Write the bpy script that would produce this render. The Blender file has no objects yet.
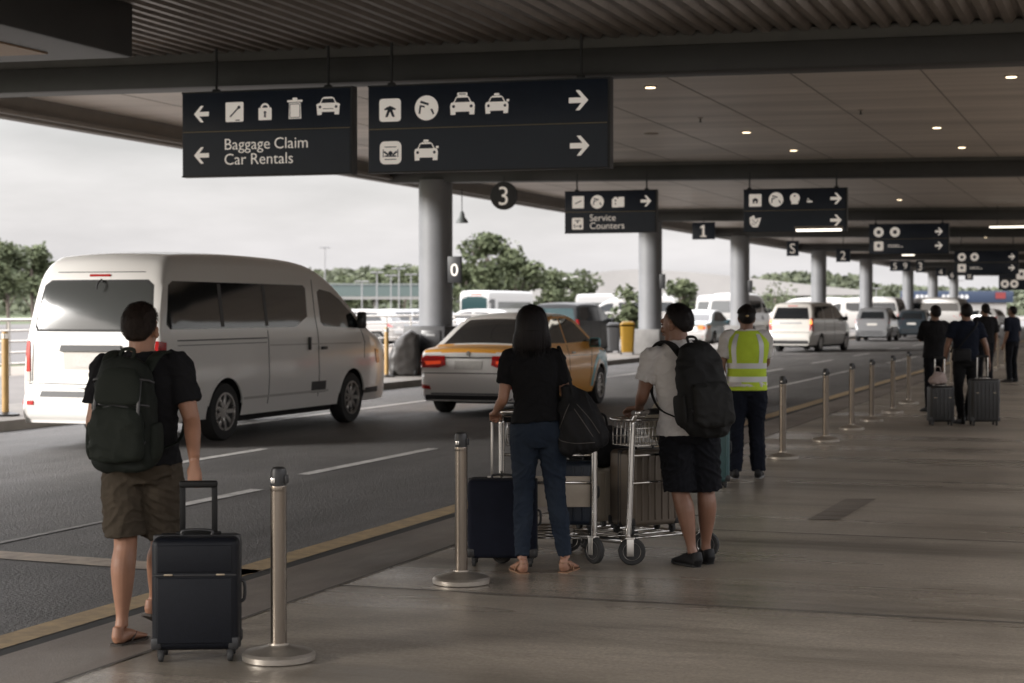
import bpy, bmesh, math, random
from mathutils import Vector, Matrix, noise
from mathutils.bvhtree import BVHTree
from mathutils.geometry import tessellate_polygon
V = Vector
R = math.radians
PI = math.pi
random.seed(7)
sc = bpy.context.scene
COL = sc.collection

# ---------------------------------------------------------------- camera
F = 1800.0; YAW = R(19.1); CH = 1.65; HOR = 308.0
cam = bpy.data.cameras.new('camera'); camo = bpy.data.objects.new('camera', cam); COL.objects.link(camo)
cam.sensor_width = 36; cam.lens = F/1024*36; cam.clip_end = 5000
camo.location = (0, 0, CH)
PITCH = math.atan((341.5-HOR)/F)
camo.rotation_euler = (PI/2-PITCH, 0, YAW)
cam.dof.use_dof = True; cam.dof.focus_distance = 11.0; cam.dof.aperture_fstop = 3.4
sc.camera = camo
CA, SA = math.cos(YAW), math.sin(YAW)

def G(px, py, z=0.0):
    "point on the level z that the photograph shows at px, py (survey of the place)"
    d = (z-CH)*F/(HOR-py); xc = (px-512)/F*d
    return V((xc*CA-d*SA, xc*SA+d*CA, z))
def D(px, d, z=0.0):
    xc = (px-512)/F*d
    return V((xc*CA-d*SA, xc*SA+d*CA, z))

# ---------------------------------------------------------------- materials
MATS = {}
def mat(name, col, rough=.6, metal=0.0, var=0.0, scale=6.0, bump=0.0, bscale=None, coat=0.0, spec=.5, emit=None, es=1.0,
        trans=0.0, stretch=(1,1,1), col2=None, rvar=0.0, alpha=1.0, sheen=0.0, detail=6):
    if name in MATS: return MATS[name]
    m = bpy.data.materials.new(name); m.use_nodes = True
    nt = m.node_tree; b = nt.nodes['Principled BSDF']
    b.inputs['Base Color'].default_value = (*col, 1); b.inputs['Roughness'].default_value = rough
    b.inputs['Metallic'].default_value = metal; b.inputs['Coat Weight'].default_value = coat
    b.inputs['Coat Roughness'].default_value = .06
    b.inputs['Specular IOR Level'].default_value = spec
    b.inputs['Transmission Weight'].default_value = trans
    b.inputs['Sheen Weight'].default_value = sheen
    if alpha < 1: b.inputs['Alpha'].default_value = alpha
    if emit:
        b.inputs['Emission Color'].default_value = (*emit, 1); b.inputs['Emission Strength'].default_value = es
    N = nt.nodes; L = nt.links
    if var or bump or rvar or col2:
        tc = N.new('ShaderNodeTexCoord'); mp = N.new('ShaderNodeMapping'); mp.inputs['Scale'].default_value = stretch
        L.new(tc.outputs['Object'], mp.inputs['Vector'])
        nz = N.new('ShaderNodeTexNoise'); nz.inputs['Scale'].default_value = scale; nz.inputs['Detail'].default_value = detail
        nz.inputs['Roughness'].default_value = .62
        L.new(mp.outputs[0], nz.inputs['Vector'])
        if var or col2:
            mx = N.new('ShaderNodeMix'); mx.data_type = 'RGBA'
            c2 = col2 if col2 else tuple(c*(1-var) for c in col)
            c1 = col if col2 else tuple(min(1, c*(1+var)) for c in col)
            mx.inputs[6].default_value = (*c1, 1); mx.inputs[7].default_value = (*c2, 1)
            rp = N.new('ShaderNodeMapRange'); rp.inputs[1].default_value = .3; rp.inputs[2].default_value = .7
            L.new(nz.outputs['Fac'], rp.inputs[0]); L.new(rp.outputs[0], mx.inputs[0]); L.new(mx.outputs[2], b.inputs['Base Color'])
        if rvar:
            rr = N.new('ShaderNodeMapRange'); rr.inputs[1].default_value = .3; rr.inputs[2].default_value = .7
            rr.inputs[3].default_value = max(0, rough-rvar); rr.inputs[4].default_value = min(1, rough+rvar)
            L.new(nz.outputs['Fac'], rr.inputs[0]); L.new(rr.outputs[0], b.inputs['Roughness'])
        if bump:
            n2 = N.new('ShaderNodeTexNoise'); n2.inputs['Scale'].default_value = bscale or scale*4; n2.inputs['Detail'].default_value = 4
            L.new(mp.outputs[0], n2.inputs['Vector'])
            bp = N.new('ShaderNodeBump'); bp.inputs['Strength'].default_value = bump; bp.inputs['Distance'].default_value = .01
            L.new(n2.outputs['Fac'], bp.inputs['Height']); L.new(bp.outputs[0], b.inputs['Normal'])
    MATS[name] = m
    return m

# ---------------------------------------------------------------- tags
def tag(o, label=None, cat=None, group=None, kind=None):
    if label: o['label'] = label
    if cat: o['category'] = cat
    if group: o['group'] = group
    if kind: o['kind'] = kind
    return o
def thing(name, label, cat, loc=(0,0,0), rz=0.0, group=None, rot=None):
    o = bpy.data.objects.new(name, None); COL.objects.link(o); o.empty_display_size = .1
    o.location = loc; o.rotation_euler = rot if rot else (0,0,rz)
    return tag(o, label, cat, group)
def copy_tree(o, parent=None):
    c = o.copy(); COL.objects.link(c); c.parent = parent
    for ch in list(o.children): copy_tree(ch, c)
    return c
def place(o, loc, rz=0.0, label=None, group=None, scale=None):
    o.location = loc; o.rotation_euler = (0,0,rz)
    if label: o['label'] = label
    if group: o['group'] = group
    if scale: o.scale = scale
    return o

# ---------------------------------------------------------------- mesh builder
def crom(pts, n):
    "Catmull-Rom through lists of equal-length tuples"
    P = [tuple(p) for p in pts]; out = []
    P = [tuple(2*a-b for a, b in zip(P[0], P[1]))]+P+[tuple(2*a-b for a, b in zip(P[-1], P[-2]))]
    for i in range(1, len(P)-2):
        for k in range(n):
            t = k/n; t2 = t*t; t3 = t2*t
            out.append(tuple(.5*((2*b)+(-a+c)*t+(2*a-5*b+4*c-d)*t2+(-a+3*b-3*c+d)*t3) for a, b, c, d in zip(*P[i-1:i+3])))
    out.append(P[-2])
    return out

class MB:
    def __init__(s): s.bm = bmesh.new(); s.mi = 0
    def _new(s, f0):
        for f in s.bm.faces[f0:] if False else []: pass
    def face(s, vs):
        try:
            f = s.bm.faces.new(vs); f.material_index = s.mi; return f
        except ValueError: return None
    def box(s, c, size, bev=0.0, rot=None, seg=2):
        r = bmesh.ops.create_cube(s.bm, size=1.0); vs = r['verts']
        M = Matrix.Translation(V(c)) @ (rot.to_4x4() if rot else Matrix.Identity(4)) @ Matrix.Diagonal((*size, 1))
        bmesh.ops.transform(s.bm, matrix=M, verts=vs)
        fs = set(f for v in vs for f in v.link_faces)
        for f in fs: f.material_index = s.mi
        if bev:
            es = list(set(e for v in vs for e in v.link_edges))
            bmesh.ops.bevel(s.bm, geom=es, offset=min(bev, min(size)*.49), segments=seg, affect='EDGES', profile=.5, material=-1)
        return s
    def cyl(s, p0, p1, r0, r1=None, seg=16, cap=True):
        r1 = r0 if r1 is None else r1
        return s.loft([(p0, r0, r0), (p1, r1, r1)], seg=seg, cap=cap)
    def loft(s, rings, seg=16, side=None, cap=True, ex=2.0, closed=False):
        "rings: (centre, ru, rv[, exponent]); side: reference for u axis"
        n = len(rings); C = [V(r[0]) for r in rings]; loops = []
        u0 = V(side).normalized() if side else None; last = None
        for i, r in enumerate(rings):
            if closed: t = C[(i+1) % n]-C[i-1]
            else: t = C[min(i+1, n-1)]-C[max(i-1, 0)]
            if t.length < 1e-9: t = V((0,0,1))
            t.normalize()
            if u0: u = u0-t*u0.dot(t)
            else:
                u = (last-t*last.dot(t)) if last else (V((1,0,0)) if abs(t.x) < .8 else V((0,1,0)))
                if not last: u = u-t*u.dot(t)
            u.normalize(); last = u; v = t.cross(u)
            e = r[3] if len(r) > 3 else ex; lp = []
            for k in range(seg):
                a = 2*PI*k/seg; ca, sa = math.cos(a), math.sin(a)
                x = math.copysign(abs(ca)**(2/e), ca); y = math.copysign(abs(sa)**(2/e), sa)
                lp.append(s.bm.verts.new(C[i]+u*(x*r[1])+v*(y*r[2])))
            loops.append(lp)
        m = n if closed else n-1
        for i in range(m):
            a, b = loops[i], loops[(i+1) % n]
            for k in range(seg): s.face((a[k], a[(k+1) % seg], b[(k+1) % seg], b[k]))
        if cap and not closed:
            s.face(list(reversed(loops[0]))); s.face(loops[-1])
        return s
    def sloft(s, rings, n=4, seg=16, side=None, ex=2.0, cap=True):
        "smoothed loft"
        rr = [(r[0][0], r[0][1], r[0][2], r[1], r[2], r[3] if len(r) > 3 else ex) for r in rings]
        return s.loft([((q[0], q[1], q[2]), max(q[3], .001), max(q[4], .001), q[5]) for q in crom(rr, n)], seg=seg, side=side, cap=cap)
    def tube(s, pts, r, seg=10, n=0, closed=False, flat=None, side=None):
        P = [tuple(p) for p in pts]
        if n and not closed: P = crom(P, n)
        if n and closed:
            P = crom([P[-1]]+P+[P[0], P[1]], n)[n:-n-1]
            P = P[:len(pts)*n]
        ry = flat if flat else r
        return s.loft([(p, r, ry) for p in P], seg=seg, closed=closed, side=side)
    def lathe(s, prof, o=(0,0,0), seg=24, axis='Z'):
        loops = []; o = V(o)
        for r, z in prof:
            lp = []
            for k in range(seg):
                a = 2*PI*k/seg; x, y = r*math.cos(a), r*math.sin(a)
                p = V((x, y, z)) if axis == 'Z' else (V((z, x, y)) if axis == 'X' else V((y, z, x)))
                lp.append(s.bm.verts.new(o+p))
            loops.append(lp)
        for a, b in zip(loops, loops[1:]):
            for k in range(seg): s.face((a[k], a[(k+1) % seg], b[(k+1) % seg], b[k]))
        s.face(list(reversed(loops[0]))); s.face(loops[-1])
        return s
    def ell(s, c, r, sub=3, rot=None):
        q = bmesh.ops.create_icosphere(s.bm, subdivisions=sub, radius=1.0)
        M = Matrix.Translation(V(c)) @ (rot.to_4x4() if rot else Matrix.Identity(4)) @ Matrix.Diagonal((*r, 1))
        bmesh.ops.transform(s.bm, matrix=M, verts=q['verts'])
        for v in q['verts']:
            for f in v.link_faces: f.material_index = s.mi
        return s
    def prism(s, poly, M, depth, holes=()):
        "polygon (x,y) in the plane of matrix M, extruded by depth along M z"
        loops = [[V((x, y, 0)) for x, y in q] for q in [poly]+list(holes)]
        tri = tessellate_polygon(loops); flat = [p for q in loops for p in q]
        A = [s.bm.verts.new(M @ V((p.x, p.y, 0))) for p in flat]; B = [s.bm.verts.new(M @ V((p.x, p.y, depth))) for p in flat]
        for t in tri:
            s.face([B[i] for i in t]); s.face([A[i] for i in reversed(t)])
        k = 0
        for q in loops:
            n = len(q)
            for i in range(n): s.face((A[k+i], A[k+(i+1) % n], B[k+(i+1) % n], B[k+i]))
            k += n
        return s
    def quad(s, a, b, c, d):
        s.face([s.bm.verts.new(V(p)) for p in (a, b, c, d)]); return s
    def mesh(s, name, fix=True):
        if fix: bmesh.ops.recalc_face_normals(s.bm, faces=s.bm.faces)
        me = bpy.data.meshes.new(name); s.bm.to_mesh(me); s.bm.free(); return me
    def build(s, name, m, parent=None, ang=40, fix=True, loc=None, **kw):
        return link(name, s.mesh(name, fix), m, parent, ang, loc)

def link(name, me, m, parent=None, ang=40, loc=None):
    for q in (m if isinstance(m, (list, tuple)) else [m]): me.materials.append(q)
    if ang is not None and len(me.polygons):
        me.shade_smooth()
        if ang < 180: me.set_sharp_from_angle(angle=R(ang))
    o = bpy.data.objects.new(name, me); COL.objects.link(o)
    if parent: o.parent = parent
    if loc: o.location = loc
    return o

def evaluated(me, mods):
    o = bpy.data.objects.new('tmp', me); COL.objects.link(o)
    tmp = []
    for kind, kw in mods:
        md = o.modifiers.new('m', kind)
        for k, v in kw.items():
            setattr(md, k, v)
    dg = bpy.context.evaluated_depsgraph_get(); dg.update()
    r = bpy.data.meshes.new_from_object(o.evaluated_get(dg))
    bpy.data.objects.remove(o); bpy.data.meshes.remove(me)
    return r
def remesh(mb, voxel, smooth=4):
    me = mb.mesh('tmp')
    mods = [('REMESH', dict(mode='VOXEL', voxel_size=voxel, adaptivity=0.0))]
    if smooth: mods.append(('SMOOTH', dict(factor=.5, iterations=smooth)))
    r = evaluated(me, mods); r.materials.clear(); return r
def disp(me, fn):
    me.calc_loop_triangles()
    ns = [v.normal.copy() for v in me.vertices]
    for v, n in zip(me.vertices, ns):
        v.co = v.co+n*fn(v.co, n)
    me.update()
def nz(p, s): return noise.noise(V((p[0]*s[0], p[1]*s[1], p[2]*s[2])))
# ---------------------------------------------------------------- world, sun
ZEN = 5.6
w = bpy.data.worlds.new('World'); sc.world = w; w.use_nodes = True
nt = w.node_tree; N = nt.nodes; L = nt.links
bg = N['Background']; bg.inputs['Strength'].default_value = .1
sky = N.new('ShaderNodeTexSky'); sky.sky_type = 'NISHITA'; sky.sun_disc = False
sky.sun_elevation = R(20); sky.sun_rotation = R(227); sky.air_density = 1.4; sky.dust_density = 3
tc = N.new('ShaderNodeTexCoord'); mp = N.new('ShaderNodeMapping'); mp.inputs['Scale'].default_value = (1.6, 1.6, 7)
L.new(tc.outputs['Generated'], mp.inputs[0])
n1 = N.new('ShaderNodeTexNoise'); n1.inputs['Scale'].default_value = 2.2; n1.inputs['Detail'].default_value = 7; n1.inputs['Roughness'].default_value = .55
L.new(mp.outputs[0], n1.inputs['Vector'])
cr = N.new('ShaderNodeValToRGB'); cr.color_ramp.elements[0].position = .36; cr.color_ramp.elements[1].position = .62
cr.color_ramp.elements[0].color = (2.18, 2.15, 2.20, 1); cr.color_ramp.elements[1].color = (3.05, 2.97, 3.03, 1)
L.new(n1.outputs['Fac'], cr.inputs[0])
mx = N.new('ShaderNodeMix'); mx.data_type = 'RGBA'; mx.inputs[0].default_value = .9
sx = N.new('ShaderNodeSeparateXYZ'); L.new(tc.outputs['Generated'], sx.inputs[0])
zr = N.new('ShaderNodeMapRange'); zr.inputs[1].default_value = .125; zr.inputs[2].default_value = .42; zr.inputs[3].default_value = 1.0; zr.inputs[4].default_value = ZEN
L.new(sx.outputs['Z'], zr.inputs[0])   # sky above the low band brightened beyond overcast to light under the canopy
vm = N.new('ShaderNodeVectorMath'); vm.operation = 'SCALE'; L.new(cr.outputs[0], vm.inputs[0]); L.new(zr.outputs[0], vm.inputs['Scale'])
L.new(sky.outputs[0], mx.inputs[6]); L.new(vm.outputs[0], mx.inputs[7]); L.new(mx.outputs[2], bg.inputs['Color'])
sl = bpy.data.lights.new('sun', 'SUN'); sl.energy = 1.9; sl.angle = R(16); sl.color = (1, .97, .93)
so = bpy.data.objects.new('sun', sl); COL.objects.link(so); so.rotation_euler = (R(70), 0, R(-47))
so.location = (-20, -10, 30)
vs = sc.view_settings; vs.view_transform = 'Standard'; vs.look = 'None'; vs.gamma = 1; vs.exposure = 1.62; vs.use_curve_mapping = False
sc.cycles.use_denoising = True; sc.cycles.max_bounces = 8; sc.cycles.diffuse_bounces = 4; sc.cycles.glossy_bounces = 4
sc.cycles.sample_clamp_indirect = 8; sc.cycles.caustics_reflective = False; sc.cycles.caustics_refractive = False

# ---------------------------------------------------------------- ground materials
def ground_mat(name, c1, c2, rough, rvar, big, streak, streak_amt, speck, speck_amt, bump=.1, dark=(.03,.028,.026), spec=.5, spots=0):
    m = bpy.data.materials.new(name); m.use_nodes = True; nt = m.node_tree; N = nt.nodes; L = nt.links; b = N['Principled BSDF']
    b.inputs['Specular IOR Level'].default_value = spec
    tc = N.new('ShaderNodeTexCoord')
    def noi(scale, st, det=6, ro=.6, lo=.3, hi=.7):
        mp = N.new('ShaderNodeMapping'); mp.inputs['Scale'].default_value = st; L.new(tc.outputs['Object'], mp.inputs[0])
        n = N.new('ShaderNodeTexNoise'); n.inputs['Scale'].default_value = scale; n.inputs['Detail'].default_value = det; n.inputs['Roughness'].default_value = ro
        L.new(mp.outputs[0], n.inputs['Vector'])
        r = N.new('ShaderNodeMapRange'); r.inputs[1].default_value = lo; r.inputs[2].default_value = hi; L.new(n.outputs['Fac'], r.inputs[0]); return r.outputs[0]
    def mix(f, a, bb, amt=1.0):
        x = N.new('ShaderNodeMix'); x.data_type = 'RGBA'
        if amt != 1:
            mm = N.new('ShaderNodeMath'); mm.operation = 'MULTIPLY'; mm.inputs[1].default_value = amt; L.new(f, mm.inputs[0]); f = mm.outputs[0]
        L.new(f, x.inputs[0])
        for i, c in ((6, a), (7, bb)):
            if isinstance(c, tuple): x.inputs[i].default_value = (*c, 1)
            else: L.new(c, x.inputs[i])
        return x.outputs[2]
    A = noi(big, (1,1,1)); S = noi(1.0, streak, 8, .68, .48, .68); P = noi(speck, (1,1,1), 3, .7, .35, .65)
    c = mix(A, c1, c2); c = mix(S, c, dark, streak_amt); c = mix(P, c, tuple(x*.45 for x in c2), speck_amt)
    if spots:
        W1 = noi(.23, (1, 1.6, 1), 5, .7, .5, .72); c = mix(W1, c, dark, .55)
        vo = N.new('ShaderNodeTexVoronoi'); vo.inputs['Scale'].default_value = spots; L.new(tc.outputs['Object'], vo.inputs['Vector'])
        vr = N.new('ShaderNodeMapRange'); vr.inputs[1].default_value = .045; vr.inputs[2].default_value = .03; L.new(vo.outputs['Distance'], vr.inputs[0])
        c = mix(vr.outputs[0], c, tuple(x*.8 for x in dark), .55)
        F2 = noi(14, (.35, 1.5, 1), 6, .75, .42, .7); c = mix(F2, c, tuple(x*.5 for x in c2), .5)
    L.new(c, b.inputs['Base Color'])
    S2 = noi(big*2.7, (streak[0]*.5, streak[1]*.5, 1), 5)
    rr = N.new('ShaderNodeMapRange'); rr.inputs[3].default_value = rough-rvar; rr.inputs[4].default_value = rough+rvar
    L.new(S2, rr.inputs[0]); L.new(rr.outputs[0], b.inputs['Roughness'])
    bp = N.new('ShaderNodeBump'); bp.inputs['Strength'].default_value = bump; bp.inputs['Distance'].default_value = .01
    L.new(P, bp.inputs['Height']); L.new(bp.outputs[0], b.inputs['Normal'])
    MATS[name] = m; return m
M_walk = ground_mat('polished concrete', (.49,.425,.345), (.265,.225,.18), .33, .15, .5, (.16, 1.25, 1), .88, 42, .62, .12, dark=(.080,.068,.053), spec=.6, spots=1.7)
M_kerb = ground_mat('kerb concrete', (.25,.215,.185), (.17,.145,.125), .5, .1, 1.2, (1.0,.3,1), .6, 80, .4, .12)
M_asph = ground_mat('asphalt', (.235,.225,.218), (.15,.145,.142), .6, .12, .35, (1.1, .10, 1), .6, 38, .85, .9, dark=(.07,.067,.065), spots=1.1)
M_field = ground_mat('field grass', (.065,.09,.03), (.045,.065,.022), .95, .03, .08, (.4,.4,1), .3, 9, .4, .3, dark=(.09,.08,.05))
M_yel = mat('road yellow paint', (.46,.33,.18), .65, var=.28, scale=9, bump=.2, bscale=60, col2=(.26,.20,.13))
M_wht = mat('road white paint', (.70,.68,.66), .6, var=.25, scale=11, bump=.2, bscale=60, col2=(.33,.32,.31))
M_cream = mat('worn cream paint', (.50,.42,.34), .65, scale=8, col2=(.26,.22,.19))
M_joint = mat('joint', (.075,.066,.057), .8)
M_patch = ground_mat('repair patch', (.21,.18,.148), (.14,.118,.098), .36, .08, 2.5, (.4,2,1), .4, 60, .3)

def sheet(name, x0, x1, y0, y1, z, m, kind='structure', parent=None, thick=0.0, nx=1):
    b = MB()
    if thick: b.box(((x0+x1)/2, (y0+y1)/2, z-thick/2), (x1-x0, y1-y0, thick))
    else: b.quad((x0,y0,z), (x1,y0,z), (x1,y1,z), (x0,y1,z))
    o = b.build(name, m, parent, None)
    if kind: tag(o, kind=kind)
    return o
RZ = -.05
KX, IX0, IX1 = -5.08, -14.75, -17.3
sheet('ground', -2500, 2500, -300, 3500, -.12, M_field)
sheet('road', -14.75, KX, -40, 400, RZ, M_asph)
sheet('far_road', -26.5, IX1, -40, 400, RZ, mat('far asphalt', (.11,.10,.092), .8, var=.2, scale=.6, bump=.1))
sheet('car_park', -112, -30, 48, 400, -.06, mat('car park asphalt', (.085,.08,.077), .85, var=.2, scale=.4))
sheet('verge_path', -31, -26.5, -40, 400, -.055, mat('verge concrete', (.19,.165,.14), .85, var=.15, scale=.8))
sheet('sidewalk', -4.47, 30, -30, 400, 0, M_walk, thick=.2)
sheet('kerb', KX, -4.474, -30, 400, -.002, M_kerb, thick=.2)
sheet('traffic_island', IX1, IX0, -40, 400, .09, mat('island concrete', (.20,.183,.165), .75, var=.2, scale=1.5, bump=.1), thick=.3)
sheet('gutter', KX-.23, KX-.003, -30, 400, RZ+.004, mat('gutter grime', (.028,.027,.026), .7, var=.3, scale=3))
# painted markings: sheets a few mm above the asphalt
def strip(name, pts, wd, m, z=RZ+.006):
    b = MB(); 
    P = [V((x, y, z)) for x, y in pts]
    for i in range(len(P)-1):
        t = (P[i+1]-P[i]).normalized(); n = V((-t.y, t.x, 0))*wd/2
        b.quad(P[i]-n, P[i+1]-n, P[i+1]+n, P[i]+n)
    return tag(b.build(name, m, None, None), kind='structure')
strip('yellow_edge_line', [(KX-.35, -30), (KX-.35, 400)], .22, M_yel)
def dash(name, x, y0, y1, wd=.13): strip(name, [(x, y0), (x, y1)], wd, M_wht)
for i, (x, y0, y1) in enumerate([(-7.75,13.0,15.1),(-8.0,16.6,20.2),(-9.9,16.9,19.5),(-7.3,34,49),(-9.3,46,50),(-9.35,55,59),(-9.4,64,68),(-9.4,73,77),(-9.4,82,86),
        (-9.4,91,95),(-7.2,56,64),(-7.2,72,80),(-7.2,88,96)]):
    dash('lane_marking', x, y0, y1, .14 if y0 < 30 else .12)
strip('worn_lane_marking', [(-7.74, 10.2), (-7.74, 13.0)], .06, mat('ghost paint', (.36,.35,.34), .7, scale=14, col2=(.18,.175,.17)))
strip('far_edge_line', [(-12.3, 22), (-12.2, 60)], .12, M_wht)
strip('far_edge_line', [(-14.4, 60), (-14.4, 300)], .12, M_yel)
a, b_ = G(-40, 553, RZ), G(150, 567, RZ); c_ = G(250, 575, RZ)
strip('stop_line', [(a.x, a.y), (b_.x, b_.y), (c_.x, c_.y)], .3, M_cream)
a, b_ = G(-30, 543, RZ), G(88, 521, RZ)
# joints and the repair patch in the walkway
for y in (3.2, 6.4, 9.75, 13.1, 17.4, 21.8, 27, 33, 40, 48, 57, 67, 78, 90):
    strip('sidewalk_joint', [(-4.47, y), (30, y)], .022, M_joint, .004)
strip('sidewalk_joint', [(-4.47, -20), (-4.47, 300)], .02, M_joint, .004)
strip('sidewalk_joint', [(-.2, 9.8), (.55, 13.0)], .015, M_joint, .004)
strip('sidewalk_joint', [(.9, 17.4), (-1.2, 21.8)], .015, M_joint, .004)
b = MB(); b.quad(G(808,520,.004), G(840,520,.004), G(877,499,.004), G(846,499,.004)); tag(b.build('sidewalk_patch', M_patch, None, None), kind='structure')

# ---------------------------------------------------------------- canopy
M_corr = mat('corrugated metal', (.24,.205,.18), .42, .5, var=.15, scale=3)
M_beam = mat('beam paint', (.045,.044,.044), .55, var=.12, scale=2)
M_beam2 = mat('beam paint pale', (.11,.106,.10), .55, var=.12, scale=2)
def soffit_mat():
    m = bpy.data.materials.new('soffit boards'); m.use_nodes = True; nt = m.node_tree; N = nt.nodes; L = nt.links; b = N['Principled BSDF']
    b.inputs['Roughness'].default_value = .45
    tc = N.new('ShaderNodeTexCoord'); wv = N.new('ShaderNodeTexWave'); wv.bands_direction = 'Y'; wv.wave_profile = 'SAW'
    wv.inputs['Scale'].default_value = .65; wv.inputs['Distortion'].default_value = 0
    L.new(tc.outputs['Object'], wv.inputs['Vector'])
    rp = N.new('ShaderNodeValToRGB'); rp.color_ramp.elements[0].position = 0; rp.color_ramp.elements[0].color = (.26,.24,.22,1)
    rp.color_ramp.elements[1].position = .05; rp.color_ramp.elements[1].color = (.56,.50,.45,1)
    L.new(wv.outputs['Fac'], rp.inputs[0])
    mp = N.new('ShaderNodeMapping'); mp.inputs['Scale'].default_value = (.25, 1.6, 1); L.new(tc.outputs['Object'], mp.inputs[0])
    n = N.new('ShaderNodeTexNoise'); n.inputs['Scale'].default_value = .9; n.inputs['Detail'].default_value = 6; L.new(mp.outputs[0], n.inputs['Vector'])
    r = N.new('ShaderNodeMapRange'); r.inputs[1].default_value = .3; r.inputs[2].default_value = .7; r.inputs[3].default_value = .72; r.inputs[4].default_value = 1.12
    L.new(n.outputs['Fac'], r.inputs[0])
    mx = N.new('ShaderNodeVectorMath'); mx.operation = 'SCALE'; L.new(rp.outputs[0], mx.inputs[0]); L.new(r.outputs[0], mx.inputs['Scale'])
    L.new(mx.outputs[0], b.inputs['Base Color'])
    return m
M_soff = soffit_mat()
TILT = .012
canopy = thing('airport_canopy', 'long flat canopy with dark cross beams over the kerbside road and walkway', 'canopy', (-15.6,0,0), rot=(0, TILT, 0))
def cz(X, z): return z-(X+15.6)*TILT       # height in the world of a canopy level at world X
BY = [21.3, 39.6, 59.5, 74.2, 94, 111.5, 133, 150, 168]
XL, XR = -1.2, 19.6
b = MB()   # ribbed deck before the first beam
x = XL+.1; prof = []
while x < XR:
    prof += [(x, 5.10), (x+.05, 5.03), (x+.13, 5.03), (x+.18, 5.10)]; x += .23
for (xa, za), (xb, zb) in zip(prof, prof[1:]):
    b.quad((xa, -2, za), (xb, -2, zb), (xb, 21.05, zb), (xa, 21.05, za))
b.build('ribbed_soffit', M_corr, canopy, None, fix=False)
for i, (y0, y1) in enumerate(zip(BY, BY[1:])):
    b = MB(); b.box(((XL+XR)/2, (y0+y1)/2, 5.03), (XR-XL-.02, y1-y0-.52, .06)); o = b.build('soffit_panel', M_soff, canopy, None)
    b = MB()
    for xj in range(1, 12): b.box((XL+xj*1.75, (y0+y1)/2, 4.998), (.018, y1-y0-.56, .006))
    b.build('panel_joints', mat('soffit joint', (.2,.18,.16), .6), o, None)
for y in BY:
    b = MB(); b.box(((XL+XR)/2, y, 4.76), (XR-XL-.1, .5, .32), .015)
    o = b.build('beam', M_beam, canopy)
    b = MB(); b.box(((XL+XR)/2, y-.05, 5.0), (XR-XL-.14, .34, .158)); b.build('beam_web', M_beam2, o, None)
b = MB(); b.box((XL-.12, 86.5, 4.85), (.24, 177, .46), .02); b.box((XL+.09, 95, 4.70), (.10, 150, .07), .01)
b.build('edge_fascia', mat('fascia', (.17,.155,.14), .5, var=.1, scale=2), canopy)
b = MB(); b.box(((XL+XR)/2-.1, 86.5, 5.3), (XR-XL+.5, 178, .3)); b.build('roof_deck', M_beam, canopy, None)
# deep service box hanging below the ribbed deck
b = MB(); b.box((3.75, 12.2, 4.78), (2.6, 10.6, .6), .03)

sb = b.build('service_box', M_beam, canopy)
b = MB(); b.box((3.6, 12.4, 4.472), (1.5, 9.0, .02)); b.build('access_panel', mat('warm panel', (.36,.25,.17), .6), sb, None)

# terminal frontage on the walkway's right
tb = thing('terminal_building', 'long dim terminal frontage of tall glass panes along the walkway', 'building', (13, 60, 0))
b = MB(); b.box((1.2, 0, 2.6), (2, 190, 5.2)); b.build('wall', mat('terminal wall', (.12,.11,.10), .6, var=.1), tb, None)
M_dglass = mat('dark glass', (.02,.022,.025), .06, spec=.6)
for k in range(12):
    b = MB(); b.box((.17, -48+k*12, 2.2), (.05, 10.6, 3.4)); b.build('window', M_dglass, tb, None)

# ---------------------------------------------------------------- columns
M_col = mat('column paint', (.175,.18,.19), .5, var=.1, scale=1.2, bump=.03)
M_cbase = mat('column guard', (.028,.028,.03), .5, var=.2, scale=4)
CX = -15.62
cols = []
for i, y in enumerate(BY[1:]):
    c = thing('column', ['thick round grey column with a dark boxed foot between the white van and the taxi', 'round grey column with a grey block foot beside the yellow bin',
        'round grey column just behind the person in the yellow vest', 'round grey column rising behind the white minivan with lit tail lights',
        'round grey column between the white minivan and the silver hatchback', 'round grey column between the two hatchbacks',
        'thin distant grey column seen between far number signs', 'thinnest and farthest grey column at the end of the canopy'][i], 'column', (CX, y, .09), group='canopy columns')
    b = MB(); b.lathe([(.40, 0), (.40, cz(CX, 4.66)-.09)], seg=40); b.build('shaft', M_col, c)
    b = MB()
    if i == 0:
        b.box((0,-.15,.57), (1.05,1.2,1.14), .03)
        o = b.build('guard_box', M_cbase, c)
        b = MB(); b.box((.18,-.765,.62), (.48,.03,.85), .01); b.build('door_panel', mat('guard door', (.03,.03,.032), .35), o)
        b = MB(); b.box((.18,-.785,.93), (.22,.012,.05), .004); b.build('plate', mat('plate grey', (.25,.25,.25), .4), o)
        b = MB(); b.box((.1,-.78,.07), (.4,.02,.1), .004); b.build('reflector', mat('orange reflector', (.75,.16,.03), .4), o)
    else:
        b.box((-.05,0,.42), (1.0,1.0,.84), .03); b.build('guard_box', mat('guard concrete', (.19,.185,.18), .8, var=.2, scale=3), c)
    cols.append(c)

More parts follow.
